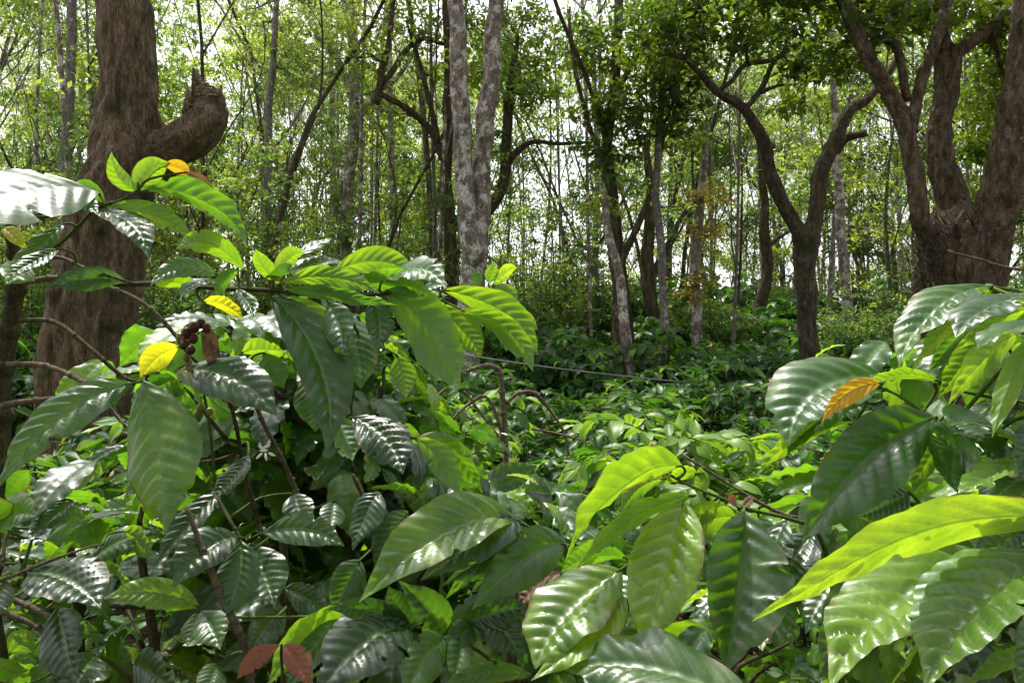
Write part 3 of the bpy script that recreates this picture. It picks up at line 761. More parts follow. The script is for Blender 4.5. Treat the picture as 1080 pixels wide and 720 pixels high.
# leafy dark hanging crown between the centre and right
hero_tree('drooping_leaf_tree', 'slim tree with dark drooping foliage hanging high between centre and right', [
    ('trunk', [(655,440,12,9.4),(652,330,11,9.4),(645,240,11,9.4),(640,160,10,9.3),(648,90,10,9.2),(652,20,9,9.2),(650,-80,7,9.2)]),
    ('limb', [(646,110,7,9.3),(672,60,6,9),(700,20,5,8.8),(720,-30,4,8.6)]),
    ('limb', [(642,180,6,9.3),(620,130,5,9.2),(605,60,4,9),(600,10,3,9)]),
    ('limb', [(650,290,8,9.4),(672,240,7,9.3),(690,190,6,9.2),(700,130,4,9.1)]),
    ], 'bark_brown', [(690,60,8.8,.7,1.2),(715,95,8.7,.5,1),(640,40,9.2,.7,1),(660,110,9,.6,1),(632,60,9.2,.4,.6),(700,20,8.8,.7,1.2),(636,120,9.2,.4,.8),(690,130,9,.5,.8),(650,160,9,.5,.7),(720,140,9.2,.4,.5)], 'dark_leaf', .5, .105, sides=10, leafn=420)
# further recognisable trunks
def thin(name, label, pts, bark, clumps=(), t=.6, leafmat='tree_leaf', limbs=()):
    hero_tree(name, label, [('trunk', pts)]+[('limb', l) for l in limbs], bark, list(clumps), leafmat, t, .09, sides=9, lump=.12, leafn=300)
thin('pale_thin_tree', 'thin pale trunk standing right of centre beside the brown forked tree', [(703,450,9,9),(700,350,8,9),(697,260,8,9),(692,190,7,9),(697,110,6,9),(700,0,5,9)], 'bark_pale', [(700,60,9.4,.6,.6),(680,200,9.4,.4,.5),(720,215,9.6,.35,.4)], .7)
thin('leaning_thin_tree', 'leaning pale trunk crossing left of the thin pale trunk', [(668,420,11,8.6),(660,350,10,8.6),(652,290,9,8.7),(642,245,8,8.8),(636,200,6,8.9)], 'bark_lichen', [(640,170,9,.5,.6),(625,215,9,.4,.6)], .8)
thin('far_brown_tree', 'brown trunk with one crooked arm between the thin pale trunks', [(693,400,13,11),(688,330,13,11),(683,270,12,11),(686,210,9,11),(680,150,6,11)], 'bark_dark', [(690,150,11.3,.8,.9),(660,190,11.5,.7,.9),(720,180,11.5,.6,.7)], .6, limbs=([(686,300,8,11),(700,270,7,11),(712,240,6,11),(730,215,4,11)],))
thin('yellowing_vine_tree', 'slim trunk wrapped in yellowing leaves left of the brown forked tree', [(737,420,11,9.6),(735,340,10,9.6),(733,280,10,9.6),(740,200,8,9.6),(745,130,5,9.6)], 'bark_lichen', [(735,300,9.5,.3,.5),(740,250,9.5,.35,.5),(745,210,9.5,.4,.5),(728,320,9.4,.3,.1)], .6, 'rust_leaf')
thin('bent_trunk_tree', 'dark bent trunk standing behind and left of the brown forked tree', [(795,380,13,12.5),(800,330,12,12.5),(810,285,11,12.5),(806,250,10,12.5),(806,210,8,12.5),(800,150,5,12.5)], 'bark_dark', [(790,190,12.6,.7,.7),(820,180,12.8,.6,.6)], .6, limbs=([(808,262,6,12.5),(822,250,4,12.5),(840,240,3,12.5)],))
thin('mossy_left_tree', 'grey trunk with spreading crown between the massive trunk and twin trunks', [(362,400,12,12),(364,300,11,12),(366,220,10,12),(372,150,12,12),(376,100,14,12),(372,50,10,12),(368,-30,7,12)], 'bark_lichen', [(360,50,12,1,1.2),(400,20,12,.9,1),(330,90,12,.8,.9),(380,130,12,.7,.8),(340,10,12,1,1),(350,160,12.3,.7,.8)], .7, limbs=([(372,130,8,12),(395,100,6,12),(420,80,5,12),(450,30,3,12)], [(374,110,8,12),(360,70,6,12),(335,40,5,12)]))
thin('straight_grey_tree', 'straight grey trunk rising behind the bright shrubs left of centre', [(278,320,8,11.5),(282,200,8,11.5),(284,120,7,11.5),(290,40,6,11.5),(296,-40,5,11.5)], 'bark_pale', [(280,30,11.8,.9,.9),(310,80,11.8,.7,.7),(260,10,12,.8,.8)], .75)
thin('grey_right_tree', 'pale grey trunk seen between the forked tree and the huge tree', [(898,400,11,11),(893,320,10,11),(888,250,9,11),(884,180,8,11),(880,90,6,11),(876,20,5,11)], 'bark_lichen', [(880,150,11.3,.7,.8),(910,190,11.3,.7,.8),(870,100,11.3,.5,.6),(925,240,11.5,.6,.6)], .75)

# wire strung across the plot
mb = MB(); tube(mb, [P(440,366,5.0), P(520,379,5.3), P(600,390,5.8), P(700,401,6.4), P(780,408,7.2), P(853,411,8.5)], [.0065]*6, sides=5, sub=4)
tag(mb.build('cable', M['wire']), 'thin dark cable strung low between the twin trunk tree and forked tree', 'cable')

rng = np.random.default_rng(29)
# ------------------------------------------------------------------ foreground hero leaves
HINT = {'G': (-.20,-.58,.79), 'F': (.1,-1,.25), 'D': (.35,-.85,.3), 'B': (-.1,.75,.55), 'S': (.0,.95,.15), 'L': (-.75,-.55,.3), 'Rr': (.75,-.5,.35), 'T': (.05,-.25,.95), 'C': (-.1,-.85,.5)}
TINT = {'k': .12, 'd': .28, 'm': .5, 'y': .72, 'v': .95}
def hero_leaf(parent, name, spec, wood, mat='coffee'):
    (bx, by, tx, ty, db, dt, wpx, hk, bwx, bwy, ti) = spec[:11]
    opt = spec[11] if len(spec) > 11 else {}
    A = P(bx, by, db); Bt = P(tx, ty, dt)
    dm = (db+dt)/2
    ctrl = (A+Bt)/2 + np.array([bwx*dm/F*2, 0, -bwy*dm/F*2]) + np.array([0, opt.get('by', 0), 0])
    cam_dir = nrm(np.array([0, 0, CZ])-(A+Bt)/2); half = nrm(cam_dir+SUN)     # normal that mirrors the sun
    if hk == 'G': hint = half+np.array([((bx*3.7) % 1-.5)*.25, 0, ((by*2.9) % 1-.5)*.25])
    elif hk == 'g': hint = nrm(half+.55*cam_dir+np.array([((bx*3.7) % 1-.5)*.3, 0, 0]))
    else: hint = np.array(HINT[hk] if isinstance(hk, str) else hk, float)
    L = np.linalg.norm(Bt-A)*1.04
    nv = opt.get('nv', 10); nx = nv*7; ny = 14
    t = np.linspace(0, 1, nx+1)
    mid = ((1-t)**2)[:, None]*A+(2*t*(1-t))[:, None]*ctrl+(t**2)[:, None]*Bt
    T = np.gradient(mid, axis=0); T /= np.linalg.norm(T, axis=1)[:, None]
    Nn = hint-T*(T@hint)[:, None]; Nn /= np.linalg.norm(Nn, axis=1)[:, None]
    Bn = np.cross(T, Nn)
    # real width from apparent width
    m = nx//2; T2 = nrm(T[m][[0, 2]]); b2 = Bn[m][[0, 2]]; vis = abs(b2[0]*T2[1]-b2[1]*T2[0])
    W = wpx*dm/F/max(vis, .55)/2
    W = min(W, L*.30)
    sd = opt.get('seed', (bx*7.3+by*3.1) % 11)
    tw = opt.get('tw', ((sd*1.7) % 1-.5)*.5)
    fold = opt.get('fold', .38+.3*((sd*2.3) % 1)); cup = opt.get('cup', .38)
    rib = opt.get('rib', 1.0)*L*.027; wav = opt.get('wave', 1.0)*L*.012
    s = np.linspace(-1, 1, ny+1)
    TT, SS = np.meshgrid(t, s, indexing='ij'); a = np.abs(SS)
    w = np.sin(np.pi*np.clip(TT**(.86+.12*((sd*3.1) % 1)), 0, 1))**(.78+.25*((sd*1.9) % 1))
    w = np.where(TT > .80, w*(.70)+.30*w*(1-(TT-.80)/.20)**2, w)
    w = np.maximum(w, .015)
    wig = np.array([noise.noise(Vector((x*2.5, sd, 0))) for x in t])[:, None]
    ph = nv*(TT-.20*a*w)+sd
    edge = (.5+.5*np.sin(2*np.pi*ph*1.0+1.0))*.02*a
    x = SS*w*W*(1-edge)*(1+.12*np.sign(SS)*wig)
    for b_ in range(int((sd*5.3) % 1*3.6)):      # insect bites along the margins
        t0 = .15+.75*((sd*7.7+b_*.37) % 1); sg = 1 if (sd*13+b_*.5) % 1 > .5 else -1; dp = .16+.3*((sd*17+b_*.61) % 1)
        x = x*(1-dp*np.exp(-((TT-t0)/.020)**4)*np.clip((SS*sg-.25)/.75, 0, 1))
    phn = nv*(TT-.20*a*w)+sd+.15*np.sign(SS)
    ampv = 1+.25*np.sin(TT*9+sd)+.12*np.sin(TT*23+2*sd+SS)
    z = w*W*a*fold-cup*W*w*a*a
    z = z+rib*ampv*(np.abs(np.sin(np.pi*phn))**.8-.5)*np.minimum(1, a*5)*(1-.8*a*a)*np.minimum(1, w*2)
    z = z+wav*np.sin(np.pi*phn*.62+sd+1.1*np.sign(SS))*a**2.5*np.minimum(1, w*2.5)
    z = z+L*.03*wig
    an = tw*(TT-.5)*2
    x2 = x*np.cos(an)-z*np.sin(an); z2 = x*np.sin(an)+z*np.cos(an)
    V = mid[:, None, :]+x2[..., None]*Bn[:, None, :]+z2[..., None]*Nn[:, None, :]
    lat = np.maximum(0, 1-np.abs(((phn+.5) % 1)-.5)*2/.20)*.75*(1-.45*a)
    ve = np.maximum(lat*np.minimum(1, w*3), np.where(a < .08, 1, 0))
    f = [(i*(ny+1)+j, i*(ny+1)+j+1, (i+1)*(ny+1)+j+1, (i+1)*(ny+1)+j) for i in range(nx) for j in range(ny)]
    mb = MB(); mb.add(V.reshape(-1, 3), f, vein=ve.ravel(), ph=phn.ravel(), ac=SS.ravel(), tint=TINT[ti] if isinstance(ti, str) else ti)
    # midrib ridge on the under side (only its own thickness) and short stalk
    o = mb.build(name, M[mat], parent)
    if wood is not None:
        pl, tb = wood
        q = nearest(pl, A)
        dd = np.linalg.norm(q-A)
        if dd > .004:
            k = (A+q)/2-T[0]*min(dd, .05)*.3
            tb = MB(); tube(tb, [q, k, A, A+T[0]*L*.05], [.0022, .0018, .0015, .001], sides=5, sub=3); tb.build('stalk', M['green_twig'], o)
    return o

def branch_px(mb, pts, sides=8, lump=.1, sub=5, knots=True):
    """pts: (px,py,width_px,depth)"""
    p = [P(a, b, d) for a, b, w, d in pts]; r = [w*d/F/2 for a, b, w, d in pts]
    sp = tube(mb, p, r, sides=sides, sub=sub, lump=lump, seed=rng.random()*30, wob=.004)
    if knots:   # swollen nodes
        L = 0
        for i in range(1, len(sp)-1):
            L += np.linalg.norm(sp[i]-sp[i-1])
            if L > .055:
                L = 0; T = nrm(sp[i+1]-sp[i-1]); rr = np.interp(i/len(sp), np.linspace(0, 1, len(r)), r)
                tube(mb, [sp[i]-T*rr*1.2, sp[i], sp[i]+T*rr*1.2], [rr*.9, rr*1.35, rr*.9], sides=sides, sub=2)
    return sp

def dense(pl, n=8):
    out = [pl[0]]
    for a, b in zip(pl[:-1], pl[1:]):
        for k in range(1, n+1): out.append(a+(b-a)*k/n)
    return np.array(out)

def coffee_plant(label, branches, leaves, fill, stemx, tmpl=T_HI, specials=(), fill_t=.3):
    root = thing('coffee_plant', label, 'coffee plant', group=None)
    allp = []
    for mat, pts in branches:
        mb = MB(); allp.append(dense(branch_px(mb, pts))); mb.build('branch', M[mat], root)
    ap = np.vstack(allp)
    tw = MB()
    for sp in leaves: hero_leaf(root, 'leaf', sp, (ap, tw))
    for mat, lab, sp in specials:
        o = hero_leaf(root, 'leaf', sp, (ap, tw), mat); o['label'] = lab
    # background twigs of the same plant
    LL = []; mws = []; stp_all = []
    for sx, sy in stemx:
        mw = MB(); mws.append(mw)
        stp_all.append(tube(mw, [(sx+.03, sy, -.1), (sx-.01, sy+.02, .5), (sx+.02, sy, 1.0), (sx, sy-.02, 1.28)], [.016, .013, .010, .006], sides=8, sub=8, lump=.15, wob=.01))
    clouds = [c_[int(len(c_)*.3):] for c_ in stp_all]
    for (x0, x1, y0, y1, d0, d1, n, leaf) in fill:
        for k in range(n):
            p = P(rng.uniform(x0, x1), rng.uniform(y0, y1), rng.uniform(d0+.13, d1+.13))
            az = -.5+rng.random()*4.14      # mostly sideways and away
            lateral(None, LL, p, az, rng.uniform(.14, .30), leaf*rng.uniform(.85, 1.1), 3, rise=.3, sag=rng.uniform(.4, 1.3), tw=.003)
            # carried by a side shoot that leaves the nearest wood below it
            best = None
            for si, cl in enumerate(clouds):
                dv = p-cl; sco = np.linalg.norm(dv, axis=1)+np.where(dv[:, 2] < .03, .35, 0)
                m_ = int(np.argmin(sco))
                if best is None or sco[m_] < best[0]: best = (sco[m_], si, cl[m_])
            _, si, q = best
            g = np.linalg.norm(p-q)
            k1 = q+(p-q)*.35+np.array([0, 0, .10*g])+rng.normal(size=3)*.05*g; k2 = q+(p-q)*.75+np.array([0, 0, .08*g])+rng.normal(size=3)*.04*g
            sh = tube(mws[si], [q, k1, k2, p], [.0048, .004, .0033, .0026], sides=5, sub=5, wob=.006)
            clouds[si] = np.vstack([clouds[si], sh[3:]])
    for mw in mws: mw.build('stem', M['stem_olive'], root)
    if LL:
        ml = MB(); leaves_from(LL, ml, tmpl, fill_t, .25)
        o = ml.build('foliage', M['coffee'], root); o['kind'] = 'stuff'
    return root, ap

# ---- left plant (upper branch) ----
LA = [
 # bx,by,tx,ty,db,dt,w,hint,bowx,bowy,tint,opts
 (104,204,-95,250,1.0,.80,96,'G',0,-18,'d',{'rib':.8,'fold':.05,'cup':.1,'tw':0}),
 (68,236,2,296,1.0,.95,26,'G',4,-4,'d'),
 (58,216,-30,250,1.0,.95,30,'G',0,-6,'k'),
 (143,202,118,160,1.0,.98,17,(-.6,.2,.7),-6,4,'y',{'nv':7,'fold':.7}),
 (145,202,180,172,1.0,1.02,26,'B',-4,-6,'y',{'nv':7}),
 (110,214,75,198,1.0,1.0,18,(0,.8,.4),0,-6,'m',{'nv':7}),
 (150,202,262,262,1.0,.94,30,(.1,.7,.5),14,-18,'m'),
 (112,218,206,252,1.0,.97,26,'S',4,-8,'y'),
 (95,222,156,272,1.0,.93,22,'G',12,-12,'k'),
 (75,212,104,228,1.0,.95,18,'D',0,-6,'d'),
 (132,296,48,304,1.02,.95,27,(.1,-1,.1),-2,-6,'k',{'rib':.35,'wave':.3}),
 (62,262,6,294,.98,.9,24,'G',0,0,'d'),
 (28,280,8,300,.98,.9,18,'B',0,0,'m',{'nv':6}),
 (258,286,186,262,1.0,.92,26,'S',-2,-18,'y'),
 (230,290,158,302,1.0,.9,24,'D',-4,-14,'d'),
 (228,296,190,316,1.0,.92,22,'C',-3,-6,'d'),
 (205,305,160,296,1.0,.93,20,'B',0,-4,'y'),
 (250,290,225,312,1.0,.95,22,'B',0,-4,'m',{'nv':7}),
 (296,300,270,262,1.0,.97,20,'B',-5,0,'y',{'nv':7}),
 (290,290,322,266,1.0,1.02,18,'B',0,-6,'y',{'nv':7}),
 (286,292,308,280,1.0,.95,24,(.5,-.6,.3),2,4,'k',{'nv':6}),
 (300,276,350,252,1.02,1.1,16,'G',4,-4,'d',{'nv':7}),
 (300,290,364,278,1.02,1.1,18,'G',4,-6,'d',{'nv':8}),
 (296,298,402,310,1.0,.95,24,'S',4,-12,'y'),
 (300,306,420,322,1.0,.92,16,(.0,.8,.4),4,-2,'m'),
 (250,306,266,334,1.0,.92,14,'G',4,0,'d',{'nv':6}),
 (285,312,344,478,1.0,.92,50,(.35,-.8,.35),26,-4,'k',{'rib':.9,'fold':.7}),
 (300,314,352,400,1.02,1.0,34,'S',16,-10,'y'),
 (345,318,362,372,1.0,.94,36,(-.3,-.8,.4),4,0,'d',{'nv':8}),
 (395,312,398,372,1.02,.98,30,'F',4,0,'k',{'nv':8}),
 (352,286,440,292,1.02,1.0,30,'S',4,-14,'y'),
 (402,298,472,306,1.0,.9,30,'G',4,-18,'m',{'wave':1.5}),
 (380,300,455,312,1.02,.95,26,'B',4,-8,'m'),
 (408,306,482,414,1.0,.9,60,(.2,.85,.3),16,-2,.6,{'rib':.8}),
 (440,312,472,300,1.0,.98,20,'G',0,-4,'d',{'nv':6}),
 (455,320,508,378,1.02,1.0,34,'S',8,0,'y'),
 (468,306,566,372,1.02,.98,34,(0,.8,.4),14,-10,'y'),
 (486,326,562,392,1.0,.95,28,'B',14,-8,'y'),
 (535,330,567,348,1.05,1.02,20,'B',2,-2,'y',{'nv':6}),
 (418,374,428,420,1.05,1.03,30,'S',2,0,'y',{'nv':8}),
 (415,312,448,290,1.05,1.1,20,'B',0,-4,'y',{'nv':7}),
 (515,300,522,276,1.12,1.12,14,'B',0,0,'y',{'nv':6}),
 (520,300,545,282,1.12,1.15,14,'B',0,-3,'v',{'nv':6}),
 (520,302,544,322,1.12,1.1,16,'S',4,-3,'y',{'nv':6}),
 (505,304,500,282,1.12,1.13,13,'G',0,0,'m',{'nv':6}),
 (140,404,-6,522,.98,.86,52,'g',-4,-22,'m'),
 (140,402,76,448,1.0,.92,26,'G',2,-6,'d'),
 (152,402,174,558,.97,.88,86,(-.16,-.80,.5),4,0,.62,{'rib':.8,'fold':.1,'tw':0}),
 (186,392,292,438,1.0,.93,44,'g',6,-16,'k'),
 (360,330,380,410,1.05,1.0,40,'D',6,0,'d'),
 (330,360,352,440,1.02,1.0,38,'S',6,0,'d'),
 (278,372,300,410,1.02,1.0,32,'D',0,0,'m',{'nv':7}),
 (372,440,425,500,1.05,.96,42,'G',8,-6,'k',{'rib':1.7}),
 (438,462,484,524,1.0,.96,32,'S',6,-6,'y',{'nv':8}),
 (436,462,510,520,1.02,1.0,36,'L',8,-10,'m'),
 (320,398,332,455,1.03,1.0,36,'D',4,0,'d'),
 (350,440,372,486,1.05,1.0,34,'S',4,0,'m',{'nv':8}),
 (255,372,300,372,1.05,1.0,22,'B',4,-4,'y',{'nv':7}),
 (215,400,258,392,1.05,1.0,24,'B',4,-4,'y',{'nv':7}),
 (190,402,212,428,1.02,1.0,24,'B',4,-4,'m',{'nv':7}),
 (262,480,225,525,1.0,.95,42,(-.4,-.7,.4),4,0,'k',{'rib':1.6}),
]
SA = [
 ('orange', 'yellow orange tip of a leaf on the upper left shoot', (172,174,200,188,1.02,1.02,15,'B',4,-3,.6,{'nv':6,'rib':.5})),
 ('brown', 'curled grey brown leaf end beyond the yellow leaf', (194,182,226,203,1.02,1.03,9,'L',4,-3,.6,{'nv':6,'rib':.5})),
 ('yellow', 'rounded bright yellow leaf on the left plant', (188,366,148,398,1.02,1.0,38,'B',-2,-6,.5,{'nv':8,'rib':.5})),
 ('yellow', 'yellow leaf below the leafy branch', (215,318,256,336,1.02,1.0,18,'B',4,-4,.6,{'nv':7})),
 ('yellow', 'small olive yellow leaf at the left edge', (2,240,28,262,.95,.93,15,'F',0,-3,.1,{'nv':6})),
]
BA = [
 ('stem_olive', [(-18,900,26,1.1),(-14,600,22,1.1),(0,470,19,1.1),(4,400,19,1.1),(14,335,18,1.08),(20,285,15,1.05),(10,240,10,1.02)]),
 ('twig', [(18,300,6,1.06),(60,293,6,1.04),(105,300,5,1.02),(145,316,5,1.0),(175,342,5,1.0),(198,372,4,1.0)]),
 ('twig', [(12,280,4,1.06),(60,272,4,1.03),(90,284,4,1.0),(132,297,3,1.0)]),
 ('stem_olive', [(22,338,5,1.06),(60,340,5,1.03),(95,366,5,1.0),(132,397,4,1.0),(155,402,3,1.0)]),
 ('twig', [(8,384,6,1.06),(48,386,6,1.04),(92,406,5,1.0),(122,438,4,.99),(132,450,3,.98)]),
 ('twig', [(2,428,8,1.08),(55,421,5,1.05),(80,418,3,1.04)]),
 ('green_twig', [(20,290,4,1.04),(70,252,4,1.02),(102,220,4,1.0),(128,210,3,1.0),(146,200,3,1.0)]),
 ('green_twig', [(100,222,3,1.0),(80,222,3,.99),(55,228,2,.98)]),
 ('stem_olive', [(120,300,6,1.04),(175,298,5,1.02),(230,303,5,1.0),(290,305,5,1.0),(350,312,4,1.0),(410,308,4,1.0),(460,312,3,1.02),(520,304,2,1.1)]),
 ('stem_olive', [(198,372,4,1.0),(240,420,4,1.02),(258,500,5,1.05),(275,560,6,1.08),(300,640,7,1.1),(320,760,8,1.1)]),
 ('twig', [(262,398,4,1.03),(275,440,5,1.05),(300,490,5,1.1),(330,560,6,1.12)]),
 ('green_twig', [(352,312,3,1.02),(380,360,3,1.04),(372,440,3,1.06),(410,455,3,1.03),(440,462,3,1.0)]),
 ('green_twig', [(196,372,3,1.01),(210,400,3,1.02),(220,440,3,1.02),(228,520,3,1.03)]),
]
rootA, apA = coffee_plant('leafy coffee branch reaching in from the left over the brown trunk', BA, LA,
    [(200,430,330,480,1.12,1.5,44,.13), (190,330,380,520,1.05,1.35,12,.12), (300,470,420,540,1.2,1.6,14,.14)],
    [(-.78,1.12), (-.30,1.35)], specials=SA, fill_t=.32)

def ico(mb, c, r, sq=(1,1,1.15), seed=0):
    n, mN = 10, 7; v = []
    for i in range(mN+1):
        th = math.pi*i/mN
        for j in range(n):
            a = 2*math.pi*j/n
            v.append((c[0]+r*sq[0]*math.sin(th)*math.cos(a), c[1]+r*sq[1]*math.sin(th)*math.sin(a), c[2]+r*sq[2]*math.cos(th)))
    f = [(i*n+j, (i+1)*n+j, (i+1)*n+(j+1) % n, i*n+(j+1) % n) for i in range(mN) for j in range(n)]
    mb.add(v, f)
for px, py, dd, r, mt in ((197,351,.99,5.2,'cherry'),(205,345,.985,5.6,'cherry'),(204,357,.99,5,'cherry_dry'),(212,341,1.0,4.8,'cherry'),(218,346,.99,4.4,'cherry_dry'),
        (194,364,.985,4.8,'cherry_dry'),(201,369,.98,5,'cherry'),(197,376,.99,4.4,'cherry_green'),(190,356,1.0,4.6,'cherry_green'),
        (288,412,1.0,3.6,'cherry'),(294,417,1.0,3.8,'cherry'),(290,422,.995,3.6,'cherry_dry'),(212,430,1.0,4.6,'cherry_green'),(221,434,1.0,4.2,'cherry_green'),(209,437,1.0,4.2,'cherry_green')):
    mb = MB(); c_ = P(px, py, dd); ico(mb, c_, r*dd/F, sq=(1, 1, rng.uniform(1.05, 1.3)))
    q = nearest(apA, c_); 
    o = mb.build('cherry', M[mt], rootA)
    mb = MB(); tube(mb, [c_, (c_+q)/2+np.array([0, 0, .002]), q], [.0012, .001, .0014], sides=5, sub=2); mb.build('stalk', M['twig'], o)
for sp in ((205,338,196,372,1.0,.99,12,'D',-4,0,.4,{'nv':5}),(212,352,222,392,1.0,.99,14,'F',5,0,.1,{'nv':5}),(200,360,206,400,1.0,.98,13,'L',-3,0,.2,{'nv':5}),(216,346,226,372,1.0,1.0,11,'D',3,0,.7,{'nv':5})):
    o = hero_leaf(rootA, 'withered_leaf', sp, None, 'brown')
mb = MB()
for k in range(9):
    a = k*.7; c = P(277+3*(k % 3), 472+2.5*(k//3), .96)
    dv = np.array([math.cos(a), -.5, math.sin(a)+.4])
    scatter_leaves(mb, [leaf_template(6, 2, .4, .2, wid=.3)], c[None], dv[None], np.array([[0,-1,.2]]), np.array([.012]), np.array([.5]))
mb.build('flower', M['petal'], rootA)

# ---- lower left plant ----
LB = [
 (78,530,28,572,1.1,1.0,30,'G',0,-4,'d'),
 (66,590,102,535,1.1,1.05,30,'G',0,0,'d',{'rib':1.4}),
 (32,602,106,642,1.0,.93,42,'G',4,-8,'k',{'rib':1.5}),
 (210,640,112,630,1.0,.95,27,(.1,-.8,.5),2,-10,'y'),
 (212,644,232,684,1.0,.95,30,'D',2,0,'m',{'nv':7}),
 (208,645,198,682,1.0,.96,24,'C',0,0,'m',{'nv':7}),
 (232,518,160,600,1.08,1.0,30,'G',4,-6,'k',{'rib':1.2}),
 (252,566,182,620,1.0,.92,46,'g',-2,-12,'k',{'rib':1.2}),
 (254,570,238,648,1.0,.94,42,(.25,-.85,.3),6,0,'d',{'rib':1.2}),
 (276,562,364,576,1.0,.93,30,(.1,-.8,.4),4,-10,'d'),
 (268,575,290,640,1.05,.98,44,'D',0,0,'d'),
 (130,560,160,588,1.1,1.05,30,'S',2,-2,'y',{'nv':7}),
 (50,540,95,550,1.15,1.1,24,'S',0,-4,'y',{'nv':7}),
 (10,560,-20,520,1.0,.95,30,'D',0,0,'m'),
 (-4,548,40,545,1.0,.95,34,(-.3,-.7,.5),0,-6,'m'),
 (8,612,-20,660,1.0,.95,40,'D',0,0,'k'),
 (60,640,80,720,.98,.9,50,'F',0,0,'k'),
 (10,690,38,670,.98,.95,30,'S',0,-4,'y',{'nv':7}),
 (110,600,140,625,1.1,1.0,24,'S',4,-2,'y',{'nv':7}),
 (95,590,160,560,1.1,1.1,26,'G',0,-4,'d'),
 (310,520,322,560,1.1,1.05,34,'G',0,0,'d',{'nv':8}),
 (352,528,348,560,1.1,1.05,30,'D',0,0,'d',{'nv':8}),
 (300,620,350,652,1.05,1.0,28,'F',0,-4,'k'),
 (362,650,282,722,.95,.85,40,(.1,.8,.5),0,-14,.62),
 (370,640,300,735,.97,.85,34,(.1,-.8,.3),0,-10,'m'),
 (140,700,190,735,1.0,.9,46,'F',0,-6,'k'),
 (300,640,262,690,1.0,.95,40,'F',0,-4,'d'),
 (30,720,-30,690,1.0,.9,40,'F',0,-4,'d'),
 (100,690,70,745,1.0,.9,40,'D',0,-4,'k'),
 (230,700,215,745,.95,.9,40,'D',0,-4,'d'),
]
SB = [
 ('red', 'left half of a reddish young leaf pair at the bottom', (295,680,250,716,.80,.78,21,'D',-3,-4,.4,{'nv':7,'rib':.6})),
 ('red', 'right half of a reddish young leaf pair at the bottom', (299,680,326,724,.80,.78,26,'F',3,-4,.7,{'nv':7,'rib':.6})),
]
BB = [
 ('twig', [(196,534,6,.97),(208,566,6,.96),(222,600,7,.95),(236,635,8,.95),(251,664,8,.95),(262,700,9,.97),(270,800,10,1.0)]),
 ('twig', [(-10,618,4,1.0),(20,606,4,1.0),(60,590,3,1.0),(108,574,2,1.02)]),
 ('green_twig', [(22,602,4,1.0),(34,565,3,1.02),(48,530,3,1.05)]),
 ('twig', [(-10,625,6,1.02),(30,640,6,1.01),(62,662,7,1.0),(80,700,8,1.0),(85,800,9,1.0)]),
 ('twig', [(-5,642,6,1.0),(40,662,6,1.0),(70,690,6,1.0)]),
 ('stem_olive', [(226,520,4,1.06),(252,566,4,1.02),(270,600,4,1.02),(292,650,5,1.04),(300,720,6,1.05),(305,820,7,1.05)]),
 ('green_twig', [(205,642,3,1.0),(225,664,3,1.0),(228,700,3,1.0),(226,760,4,1.0)]),
 ('green_twig', [(246,650,3,.97),(300,650,3,.97),(345,648,3,.97),(372,640,3,.97)]),
 ('stem_olive', [(297,679,3,.80),(299,720,4,.81),(300,800,5,.86)]),
 ('twig', [(175,690,9,.98),(160,700,10,.98),(145,725,11,.98),(140,760,12,.98)]),
]
rootB, apB = coffee_plant('shaded coffee plant filling the lower left corner', BB, LB,
    [(-60,200,560,760,1.05,1.5,26,.13), (150,420,500,760,1.12,1.6,56,.15), (-30,120,520,620,1.3,1.9,12,.12)],
    [(-.62,1.25), (-.35,1.15), (-.9,1.5)], specials=SB, fill_t=.3)

# ---- bottom centre plant ----
LC = [
 (544,548,378,634,.92,.82,52,'g',2,-26,.7,{'rib':1.2,'fold':.6,'cup':.2}),
 (545,550,444,612,.92,.86,46,'g',14,-18,'k'),
 (575,568,466,618,.95,.88,34,'F',8,-14,'d'),
 (596,574,498,642,.93,.86,52,(.1,-.9,.4),8,-20,'m',{'rib':.6}),
 (560,572,470,632,.98,.95,30,'S',0,-14,'m'),
 (608,600,540,620,.95,.95,40,'F',0,-10,'d'),
 (440,660,410,618,.9,.88,34,'D',-4,4,'k',{'nv':8}),
 (466,668,420,612,.92,.88,34,(.3,-.8,.3),10,4,'d',{'nv':8}),
 (434,660,346,642,.9,.84,26,'F',0,-8,'k'),
 (432,662,336,732,.9,.78,52,'g',0,-18,'k'),
 (470,672,424,738,.88,.8,44,(.35,-.8,.4),0,-10,'m'),
 (468,668,560,640,.92,.9,48,'F',0,-6,'k'),
 (500,640,552,700,.93,.88,44,'F',4,-8,'k'),
 (488,672,478,725,.9,.84,30,'D',0,-4,'m',{'nv':8}),
 (560,712,466,722,.86,.8,22,'F',0,-8,'m'),
 (500,655,470,705,.92,.86,34,'D',0,-6,'d'),
 (590,660,520,690,.95,.9,40,'F',0,-8,'k'),
 (430,540,395,600,1.1,1.05,40,'D',0,-6,'k'),
 (400,520,372,580,1.1,1.05,36,'G',0,-6,'k'),
 (380,590,352,650,1.02,.98,40,'D',0,-4,'d'),
 (640,640,600,690,.95,.9,44,'F',0,-6,'k'),
]
